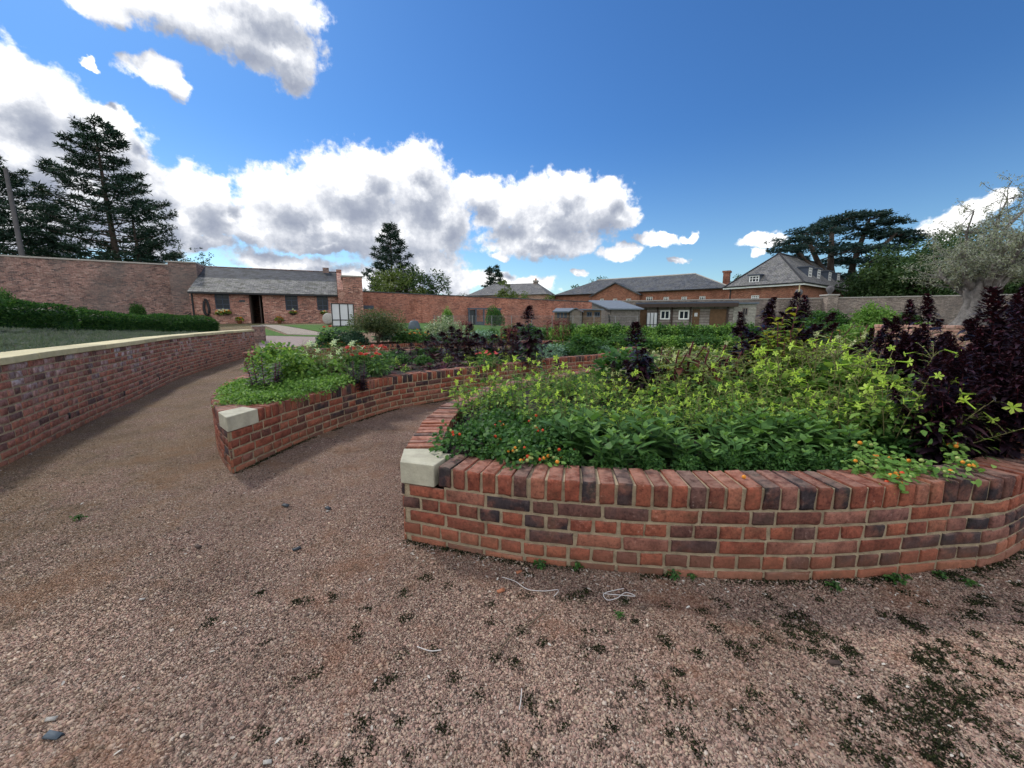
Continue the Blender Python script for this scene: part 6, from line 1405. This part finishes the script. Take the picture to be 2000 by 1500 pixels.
# ------------------------------------------------------------------ olive tree in its brick planter
OX, OY = D(1893, 630, 8.3).x, 8.3
def olive():
    t = thing('brick_planter', 'tall pale brick planter under the olive tree, behind the dark plumes', 'planter', (OX, OY, 0)); q = QB(); m = QB(); R0 = 1.45; hz = 1.36
    ring = Path([(OX+R0*math.cos(a), OY+R0*math.sin(a)) for a in np.linspace(-math.pi*1.5, math.pi*.5, 33)], sub=4)
    courses(q, ring, hz-.075, 17, 0, ring.len); ribbon(m, ring, -.007, -.1, -.007, hz-.01)
    n = int(ring.len/.12)
    for i in range(n): brick(q, ring, ring.len*i/n, ring.len*(i+1)/n-.01, hz-.066, hz, .22, .004, r=rb.uniform(.55, .95))
    ribbon(m, ring, -.19, hz-.2, -.19, hz-.012); ribbon(m, ring, -.01, hz-.014, -.2, hz-.014)
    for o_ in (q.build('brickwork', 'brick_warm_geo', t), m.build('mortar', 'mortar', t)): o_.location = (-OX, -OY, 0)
    s = MB(); s.poly([((R0-.18)*math.cos(a), (R0-.18)*math.sin(a), hz-.07) for a in np.linspace(0, 6.28, 33)[:-1]]); s.build('soil', 'soil', t)
    rg = npr(31); o = thing('olive_tree', 'old gnarled olive tree with pale thick trunk and wispy grey green crown', 'tree', (OX, OY, hz-.08)); tr = QB()
    prof = [(0, .46), (.05, .40), (.12, .34), (.2, .29), (.3, .25), (.38, .23), (.47, .22), (.55, .22), (.64, .25), (.72, .28), (.8, .31), (.88, .31), (1.0, .24), (1.08, .1)]; nn = 44; v = []
    for i, (z, r) in enumerate(prof):
        for k in range(nn):
            a = 2*math.pi*k/nn; rr = r*.66*(1+.26*mnoise.noise((math.cos(a)*2.2, math.sin(a)*2.2, z*2.2))+.16*mnoise.noise((math.cos(a)*6, math.sin(a)*6, z*5))+.10*math.sin(6*a+z*5)*(1.3-z)); v.append((rr*math.cos(a)+.10*z*z, rr*math.sin(a), z))
    tr.add(v, [(i*nn+k, i*nn+(k+1) % nn, (i+1)*nn+(k+1) % nn, (i+1)*nn+k) for i in range(len(prof)-1) for k in range(nn)], .5)
    cr = QB(); tw = QB()
    b0 = Vector((.1, 0, .85)); cz = 1.75; P = []; A = []
    def limb(b, e, r0, r1, w=.08):
        m_ = b.lerp(e, .5)+Vector(rg.normal(size=3)*w); m1 = b.lerp(m_, .5)+Vector(rg.normal(size=3)*w*.4); pts = [b, m1, m_, m_.lerp(e, .5)+Vector(rg.normal(size=3)*w*.4), e]; stemset(tr if r0 > .02 else tw, pts, r0, r1, 6 if r0 > .02 else 3); return pts
    mains = []
    for k in range(9):
        a = GOLD*k; e = Vector((.1+math.cos(a)*rg.uniform(.5, .9), math.sin(a)*rg.uniform(.5, .9), rg.uniform(1.2, 1.9))); mains.append(limb(b0+Vector((math.cos(a)*.2, math.sin(a)*.2, rg.uniform(-.2, .1))), e, .075, .03))
    up = [Vector((.9, -.2, 2.9)), Vector((.55, .2, 2.6)), Vector((1.3, .1, 3.0)), Vector((-.2, .1, 2.35))]
    for e in up: mains.append(limb(b0+Vector((.1, 0, .15)), e, .05, .012, .1))
    for k in range(400):
        m = mains[int(rg.integers(0, len(mains)))]; b = m[int(rg.integers(1, 5))]; d = Vector(unit(rg.normal(size=(1, 3))*np.array([1, 1, .7])+np.array([0, 0, .15]))[0]); l_ = rg.uniform(.3, .75); e = b+d*l_
        if e.z < 1.0: e.z = 1.0+rg.random()*.4
        pts = limb(b, e, .009, .003, .05); n = 50
        f = rg.random(n)**.7*3.999; ii = f.astype(int); pa = np.array([tuple(p) for p in pts]); P.append(pa[ii]+(pa[ii+1]-pa[ii])*(f-ii)[:, None]+rg.normal(size=(n, 3))*.035); A.append(np.tile(np.array(d), (n, 1))*.5+rg.normal(size=(n, 3)))
    P = np.concatenate(P); A = np.concatenate(A); n = len(P)
    leaves(cr, P, A, rg.normal(size=(n, 3)), rg.uniform(.04, .075, n), .0085, T_DIA, rg.random(n), .2)
    tro = tr.build('trunk', 'bark_grey', o, True); tw.build('twigs', 'bark_grey', o); cr.build('crown', 'leaf_olive', o)
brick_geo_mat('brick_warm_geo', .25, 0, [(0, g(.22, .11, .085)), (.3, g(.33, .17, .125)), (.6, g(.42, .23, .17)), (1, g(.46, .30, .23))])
olive()
# ------------------------------------------------------------------ small things by the walls
def hang_basket(px0, px1, py, lb, big):
    u0, z = CF.hit(px0, py, -.02); u1, _ = CF.hit(px1, py, -.02); w = u1-u0; uc = (u0+u1)/2; b = CF.p(uc, -.02, z); rz = math.atan2(CF.u.y, CF.u.x)
    t = thing('hanging_flower_basket', lb, 'flower basket', b, rz); q = QB(); n = 10; v = []
    for i in range(5):
        f = i/4
        for k in range(n+1):
            a = math.pi+math.pi*k/n; r = w/2*math.cos(f*1.45)**.7 if i < 4 else .03; v.append((r*math.cos(a), r*math.sin(a)*.62, -f*w*.36))
    q.add(v, [(i*(n+1)+k, i*(n+1)+k+1, (i+1)*(n+1)+k+1, (i+1)*(n+1)+k) for i in range(4) for k in range(n)], .3); q.build('basket', 'dark_wood', t)
    rg = npr(int(px0)); lf = QB(); up_leafcloud(lf, rg, 220 if big else 110, (0, -w*.2, .02), (w*.5, w*.28, w*(.4 if big else .22)), .1, .035, T_OVAL, .7, .2, .4); lf.build('foliage', 'leaf_turning', t)
    for k in range(9 if big else 4): put_flower(t, ('daisy_orange', 'trumpet_cream')[k % 2], (rg.uniform(-.4, .4)*w, -w*rg.uniform(.1, .5), w*rg.uniform(.05, .4)), (rg.uniform(-.3, .3), -1, .5), 2.2)
hang_basket(422, 437, 612, 'flower filled hanging basket under the left cottage window', True); hang_basket(437, 452, 611, 'right hand basket of the pair under the left cottage window', True)
hang_basket(565, 580, 611, 'small hanging basket under the middle cottage window', False); hang_basket(626, 640, 611, 'small hanging basket under the right cottage window', False)
def harness():
    u, z = CF.hit(403, 600, -.05); b = CF.p(u, -.05, z); t = thing('horse_collar', 'dark leather horse collar hung on the cottage wall by the downpipe', 'horse collar', b, math.atan2(CF.u.y, CF.u.x)); q = QB()
    pts = [(.13*math.sin(a)*(1-.25*math.cos(a)), 0, .50*math.cos(a)) for a in np.linspace(0, 6.283, 17)]; q.tube(pts, [.055+.03*abs(math.sin(a/2)) for a in np.linspace(0, 6.283, 17)], 6); q.build('collar', 'black_paint', t, True)
    q = QB(); q.tube([(.12, -.02, -.35), (.16, -.02, -.7)], .03, 5); q.tube([(-.05, -.02, -.4), (-.06, -.02, -.75)], .025, 5); q.build('strap', 'dark_wood', t)
harness()
u, z = CF.hit(380, 628, 1.2); b = CF.p(u, 1.2, 0); t = thing('iron_hoop', 'dark iron wheel hoop leaning at the corner of the cottage', 'hoop', (b[0], b[1], 1.2), math.atan2(CF.u.y, CF.u.x))
q = QB(); q.tube([(.38*math.cos(a), .03*math.sin(a), .38+.38*math.sin(a)) for a in np.linspace(0, 6.283, 25)], .035, 6); q.build('rim', 'black_paint', t, True)
for px, lb, r in ((468, 'terracotta pot of orange flowers left of the cottage door', .2), (546, 'terracotta pot of small flowers right of the cottage door', .22)):
    u, _ = CF.hit(px, 630, -.35); b = CF.p(u, -.35, 0); zz = ground_z(b[0], b[1]); t = thing('flower_pot', lb, 'flower pot', (b[0], b[1], zz)); q = QB(); lathe(q, (0, 0, 0), [(.001, .0), (.1, 0), (.15, .2), (.17, .2), (.17, .24), (.14, .24), (.13, .2), (.001, .2)], 14); q.build('pot', 'terracotta', t)
    rg = npr(px); lf = QB(); up_leafcloud(lf, rg, 160, (0, 0, .25), (r*1.2, r*1.2, r*1.3), .09, .03, T_OVAL, .7, .2, .4); lf.build('foliage', 'leaf_turning', t)
    for k in range(4): put_flower(t, 'daisy_orange', (rg.uniform(-.2, .2), rg.uniform(-.2, .1), .42+rg.uniform(-.08, .1)), (0, -.6, 1), 1.8)
# white display board, ball stone, dark cloche, grey door frame, wire fence, sign plate
def board():
    d = 24.0; a = D(649, 634, d); b = D(693, 634, d+.8); F = Fr((a.x, a.y), (b.x, b.y)); w = F.len; z0 = ground_z(a.x, a.y)-.05; z1 = D(649, 592, d).z; t = thing('display_board', 'white panelled board with black frame standing beside the airy shrub', 'board')
    m = MB(); F.box(m, 0, w, .02, .05, z0+.1, z1); m.build('panel', 'white_panel', t); m = MB()
    for u in (0, w*.345, w*.72, w-.05): F.box(m, u, u+.05, -.012, .018, z0, z1)
    for z in (z0+.12, lerp(z0, z1, .32), z1-.05): F.box(m, .002, w-.002, -.006, .016, z, z+.05)
    m.build('frame', 'black_paint', t)
board()
p = D(642, 627, 25.5); t = thing('round_stone', 'round pale stone wheel leaning left of the white board', 'stone', (p.x, p.y, ground_z(p.x, p.y))); q = QB(); lathe(q, (0, 0, .36), [(.001, -.12), (.30, -.12), (.36, -.08), (.36, .08), (.30, .12), (.001, .12)], 20); o = q.build('wheel', 'grey_stone', t, True)
o.data.transform(__import__('mathutils').Matrix.Translation((0, 0, .36))@__import__('mathutils').Matrix.Rotation(R(82), 4, 'X')@__import__('mathutils').Matrix.Translation((0, 0, -.36)))
p = D(809, 640, 24); z0 = ground_z(p.x, p.y); t = thing('forcing_pot', 'dark slate coloured conical pot in front of the garden wall', 'garden pot', (p.x, p.y, z0)); q = QB(); hh = D(809, 626, 24).z-z0; lathe(q, (0, 0, 0), [(.37, 0), (.36, hh*.3), (.28, hh*.75), (.2, hh*.97), (.12, hh), (.001, hh*.99)], 16); q.build('body', 'dead_slate', t, True)
q = QB(); q.tube([(-.06, 0, hh-.01), (-.05, 0, hh+.06), (.05, 0, hh+.06), (.06, 0, hh-.01)], .016, 5); q.build('handle', 'dead_slate', t)
def door_frame():
    t = thing('grey_door_frame', 'grey weathered open door frame standing against the brick garden wall', 'door frame'); FW_ = FW; o = -.5
    def hl(px, py): return FW_.hit(px, py, o)
    u0, z1 = hl(915, 604); u1, _ = hl(977, 604); z0 = .55; m = MB()
    for px in (916, 929.5, 945, 976): u, _ = hl(px, 620); FW_.box(m, u-.06, u+.06, o-.06, o+.06, z0, z1)
    FW_.box(m, u0-.1, u1+.1, o-.1, o+.1, z1+.002, z1+.12); m.build('frame', 'lead', t)
    ua, _ = hl(930.8, 620); ub, zd = hl(943.5, 628); m = MB(); FW_.box(m, ua, ub, o-.02, o+.02, z0+.05, zd); m.build('door', 'dead_slate', t)
    ua, _ = hl(917, 620); ub, _ = hl(928.5, 628); m = MB(); FW_.box(m, ua+.03, ub, o+.1, o+.3, z0, z1-.05); m.build('inner_panel', 'slate_chip', t)
door_frame()
def fence():
    t = thing('wire_fence', 'thin wire mesh fence crossing in front of the garden wall and sheds', 'fence'); a = D(848, 617, 26); b = D(1245, 617.5, 24); n = 11; pts = [a.lerp(b, i/(n-1)) for i in range(n)]
    for p in pts: q = QB(); z = ground_z(p.x, p.y); q.tube([(p.x, p.y, z-.05), (p.x, p.y, p.z+.03)], .022, 5); q.build('post', 'metal_wire', t)
    q = QB(); nn = 12
    for k in range(nn):
        f = k/(nn-1); q.tube([(p.x, p.y+.024, lerp(ground_z(p.x, p.y), p.z, f)) for p in pts], .009 if k == nn-1 else .0022, 3)
    for i in range(260):
        p = a.lerp(b, i/259); q.tube([(p.x, p.y+.026, ground_z(p.x, p.y)), (p.x, p.y+.026, p.z)], .002, 3)
    q.build('mesh', 'metal_wire', t)
fence()
u, z = FW.hit(718, 600, -.01); m = MB(); FW.box(m, u-.5, u+.5, -.03, -.004, z-.14, z+.14); tag(m.build('wall_plaque', 'lead'), 'grey plaque on the brick wall right of the end pier', 'plaque')
# pale cane by the purple clump, bricks pier beyond the retaining wall
a = D(1562, 556, 5.0); t = thing('garden_cane', 'pale upright cane standing among the purple amaranths', 'cane', (a.x, a.y, SOIL)); q = QB(); q.tube([(0, 0, 0), (.01, 0, (a.z-SOIL)/2), (0, 0, a.z-SOIL)], .006, 6); q.build('cane', 'coping_stone', t)
a = D(1752, 596, 30); b = W.at(W.len)
pp = on_ground(508, 668); t = thing('low_brick_pier', 'low dark brick pier just beyond the end of the retaining wall', 'pier', (pp[0], pp[1], ground_z(*pp))); m = MB(); m.prism([(-.2, -.2), (.2, -.2), (.2, .2), (-.2, .2)], -.1, .78); m.build('pier', 'brick_old', t); m = MB(); m.prism([(-.23, -.23), (.23, -.23), (.23, .23), (-.23, .23)], .782, .83); m.build('cap', 'grey_stone', t)
# ------------------------------------------------------------------ loose gravel, moss, litter
def boxcloud(name, mat, P, S, rg, squash=.6):
    n = len(P); c = np.array([(x, y, z) for x in (-1, 1) for y in (-1, 1) for z in (-1, 1)], float)
    V = c[None]*rg.uniform(.45, 1, (n, 8, 3)); a = rg.uniform(0, 6.28, n); ca, sa = np.cos(a)[:, None], np.sin(a)[:, None]
    V[:, :, 0] *= 1.25; V[:, :, 2] *= squash
    X = V[:, :, 0]*ca-V[:, :, 1]*sa; Y = V[:, :, 0]*sa+V[:, :, 1]*ca; tl = rg.normal(size=(n, 1))*.35; Z = V[:, :, 2]+X*tl
    V = np.stack([X, Y, Z], 2)*S[:, None, None]+P[:, None]
    q = QB(); Q = np.array(BOXQ)[None]+(np.arange(n)*8)[:, None, None]; q.add(V.reshape(-1, 3), Q.reshape(-1, 4), np.repeat(rg.random(n), 8)); return q.build(name, mat)
def free(x, y): return not (inside_np(A_out, np.array([x]), np.array([y]))[0] or inside_np(B_out, np.array([x]), np.array([y]))[0])
A_out = [Vector(p) for p in Af.p+Ab.p]; B_out = [Vector(p) for p in Bf.p+Bb.p]
def moss_at(x, y):
    a = mnoise.fractal((x*4.5, y*4.5, 4.0), 1, 2.1, 4); b = mnoise.noise((x*.9, y*.9, 9.0))
    return a*.55+b*.32-.115+.17*smooth(.2, 2.0, x)*smooth(2.6, 1.0, y)-.34*smooth(.6, -.5, x)-.10*smooth(2.2, 3.2, y)
def inside_np(poly, X, Y):
    r = np.zeros(len(X), bool)
    for a, b in zip(poly, poly[1:]+poly[:1]):
        if a.y == b.y: continue
        r ^= ((a.y > Y) != (b.y > Y)) & (X < (b.x-a.x)*(Y-a.y)/(b.y-a.y)+a.x)
    return r
def scatter():
    rg = npr(2); P = []; 
    N_ = 460000; py = 780+rg.random(N_)**.75*730; px = rg.uniform(-20, 2020, N_)
    keep = []
    dx, dy = (px-1000)/FPX, -(py-750)/FPX; k = -H/(-SP+dy*CP); X, Y = dx*k, (CP+dy*SP)*k
    ok = (Y < 5.5) & (Y > .8) & (X > -5.2) & ~inside_np(A_out, X, Y) & ~inside_np(B_out, X, Y)
    for gx, gy in zip(X[ok], Y[ok]):
        if moss_at(gx, gy) > .2 and rg.random() < .85: continue
        keep.append((gx, gy, ground_z(gx, gy)+.001))
    P = np.array(keep); S = rg.lognormal(-6.2, .45, len(P)).clip(.0018, .010)
    P[:, 2] += S*.15
    o = boxcloud('loose_gravel', 'pebble', P, S, rg); o['kind'] = 'stuff'
    q = QB(); k = 0; pts = []
    while k < 60000:
        k += 1; x, y = rg.uniform(-4.0, 4.0), rg.uniform(.9, 4.2)
        if moss_at(x, y) < .19 or not free(x, y): continue
        pts.append((x, y, ground_z(x, y)))
    for P_, f in ((Af, .45), (Bf, .4)):   # a green line where the walls meet the gravel
        for i in range(700):
            s = rg.random()*P_.len*f; dd = abs(rg.normal())*.02+.006
            if mnoise.noise((s*2.3, 1, f)) < -.1: continue
            p = P_.at(s)+P_.nor(s)*dd; pts.append((p.x, p.y, ground_z(p.x, p.y)))
    for i in range(200):   # single small tufts
        x, y = G(300+1700*rg.random()**.5, 1110+390*rg.random())
        if not free(x, y): continue
        for k in range(int(rg.integers(3, 16))): pts.append((x+rg.normal()*.012, y+rg.normal()*.012, ground_z(x, y)))
    pts = np.array(pts); n = len(pts)*12; C = np.repeat(pts, 12, 0)+rg.normal(size=(n, 3))*np.array([.012, .012, .001]); d = rg.normal(size=(n, 3))*np.array([.8, .8, .4])+np.array([0, 0, .6])
    leaves(q, C, d, rg.normal(size=(n, 3)), rg.uniform(.008, .019, n), .0036, T_DIA, rg.random(n), .2); o = q.build('moss', 'moss_blade'); o['kind'] = 'stuff'
    # dry leaf scraps and bark gathered at the foot of the beds
    q = QB(); pts = []
    for P_, L_, cnt in ((Af, Af.len*.45, 620), (Bf, Bf.len*.5, 200), (W, W.len, 260)):
        for i in range(cnt):
            s = rg.random()*L_; dd = abs(rg.normal())*.11+.012; p = P_.at(s)+P_.nor(s)*dd; pts.append((p.x, p.y, ground_z(p.x, p.y)+.006))
    for i in range(160):
        x, y = G(rg.uniform(0, 2000), rg.uniform(950, 1480)); 
        if free(x, y): pts.append((x, y, ground_z(x, y)+.008))
    pts = np.array(pts); n = len(pts); leaves(q, pts, rg.normal(size=(n, 3))*np.array([1, 1, .12]), np.tile([0, 0, 1.], (n, 1))+rg.normal(size=(n, 3))*.35, rg.uniform(.008, .03, n), .0045, T_OVAL, rg.random(n), .2); o = q.build('leaf_litter', 'litter'); o['kind'] = 'stuff'
scatter()
def line_thing(name, label, cat, px_pts, r, mat, z=.008):
    pts = [G(a, b) for a, b in px_pts]; c = Vector((*pts[0], 0)); t = thing(name, label, cat, c); q = QB(); P = Path(pts, sub=6)
    q.tube([(p.x-c.x, p.y-c.y, ground_z(p.x, p.y)+z) for p in P.p], r, 5); q.build('strand' if 'string' in name else 'stem', mat, t)
line_thing('string_loop', 'white string loop lying on the gravel in front of the nearest bed', 'string', [(1218, 1157), (1180, 1167), (1186, 1180), (1205, 1176), (1222, 1165), (1240, 1172), (1208, 1170), (1180, 1168)], .0022, 'string_white', .013)
line_thing('dry_stem', 'long dry stem on the gravel left of the white string', 'twig', [(980, 1134), (1005, 1142), (1030, 1158), (1062, 1162), (1090, 1160), (1082, 1172)], .0020, 'string_white', .013)
line_thing('dry_stem', 'bent dry stem lying alone in the middle of the gravel', 'twig', [(815, 1268), (840, 1276), (862, 1274)], .0022, 'string_white', .013)
line_thing('twig', 'dark bent twig on the gravel below the long dry stem', 'twig', [(968, 1285), (1000, 1245), (1030, 1228), (1062, 1205)], .0035, 'stem_brown', .013)
line_thing('twig', 'short pale twig low in the middle foreground', 'twig', [(1014, 1392), (1017, 1375), (1019, 1350)], .002, 'string_white', .013)
rg = npr(55)
for px, py, s, mat, nm, lb, cat in ((105, 1440, .019, 'dead_slate', 'slate_chip', 'largest blue grey slate chip in the bottom left corner', 'stone chip'), (558, 990, .02, 'slate_chip', 'slate_chip', 'dark slate chip left of the pair on the path', 'stone chip'), (641, 995, .018, 'slate_chip', 'slate_chip', 'dark slate chip right of the pair on the path', 'stone chip'),
        (580, 1073, .016, 'slate_chip', 'slate_chip', 'dark slate chip below the pair on the path', 'stone chip'), (388, 1070, .016, 'dark_wood', 'slate_chip', 'thin dark chip on the left of the gravel', 'stone chip'), (978, 1160, .016, 'terracotta', 'brick_chip', 'brown brick chip beside the long dry stem', 'brick chip'), (1013, 1123, .013, 'terracotta', 'brick_chip', 'orange brick chip close to the foot of the nearest bed', 'brick chip'),
        (1628, 1298, .017, 'dark_wood', 'bark_chip', 'dark bark chip on the right of the gravel', 'bark chip'), (1237, 1119, .013, 'grey_stone', 'pale_stone', 'pale flat stone under the nearest bed wall', 'stone'), (278, 1172, .009, 'grey_stone', 'pale_stone', 'white stone alone on the left gravel', 'stone'), (523, 1492, .009, 'grey_stone', 'pale_stone', 'white stone at the bottom edge', 'stone'), (100, 1407, .011, 'grey_stone', 'pale_stone', 'pale stone just above the large slate chip', 'stone'), (640, 1000, .008, 'grey_stone', 'pale_stone', 'tiny pale stone on the path by the slate chips', 'stone')):
    x, y = G(px, py); q = QB(); v = [(cx*rg.uniform(.75, 1.1)*s*1.5, cy*rg.uniform(.6, 1)*s*.75, cz*rg.uniform(.7, 1)*s*.32) for cx in (-1, 1) for cy in (-1, 1) for cz in (-1, 1)]; q.add(v, BOXQ, .5); o = q.build(nm, mat); o.location = (x, y, ground_z(x, y)+s*.32+.006); o.rotation_euler = (.1, .08, rg.uniform(-.5, .9)); tag(o, lb, cat)
x, y = G(1453, 932, .564); o = bpy.data.objects.new('fallen_tomato', flower_mesh('fruit_orange')); COL.objects.link(o); o.location = (x, y, .566); o.scale = (.85,)*3; tag(o, 'single yellow tomato resting on the coping in the middle of the nearest bed', 'tomato')
for i, (px, py) in enumerate(((1053, 1104), (1125, 1107), (1310, 1122), (1345, 1124), (1738, 1127), (1760, 1122), (1825, 1118), (1880, 1135), (163, 1010), (1205, 1200), (1620, 1140))):
    x, y = G(px, py); x, y = x, y-.03; place('weed', x, y, ground_z(x, y), pr.uniform(.8, 1.5), 'tiny green weed sprouting from the gravel', 'tiny weeds in the gravel', cat='weed')
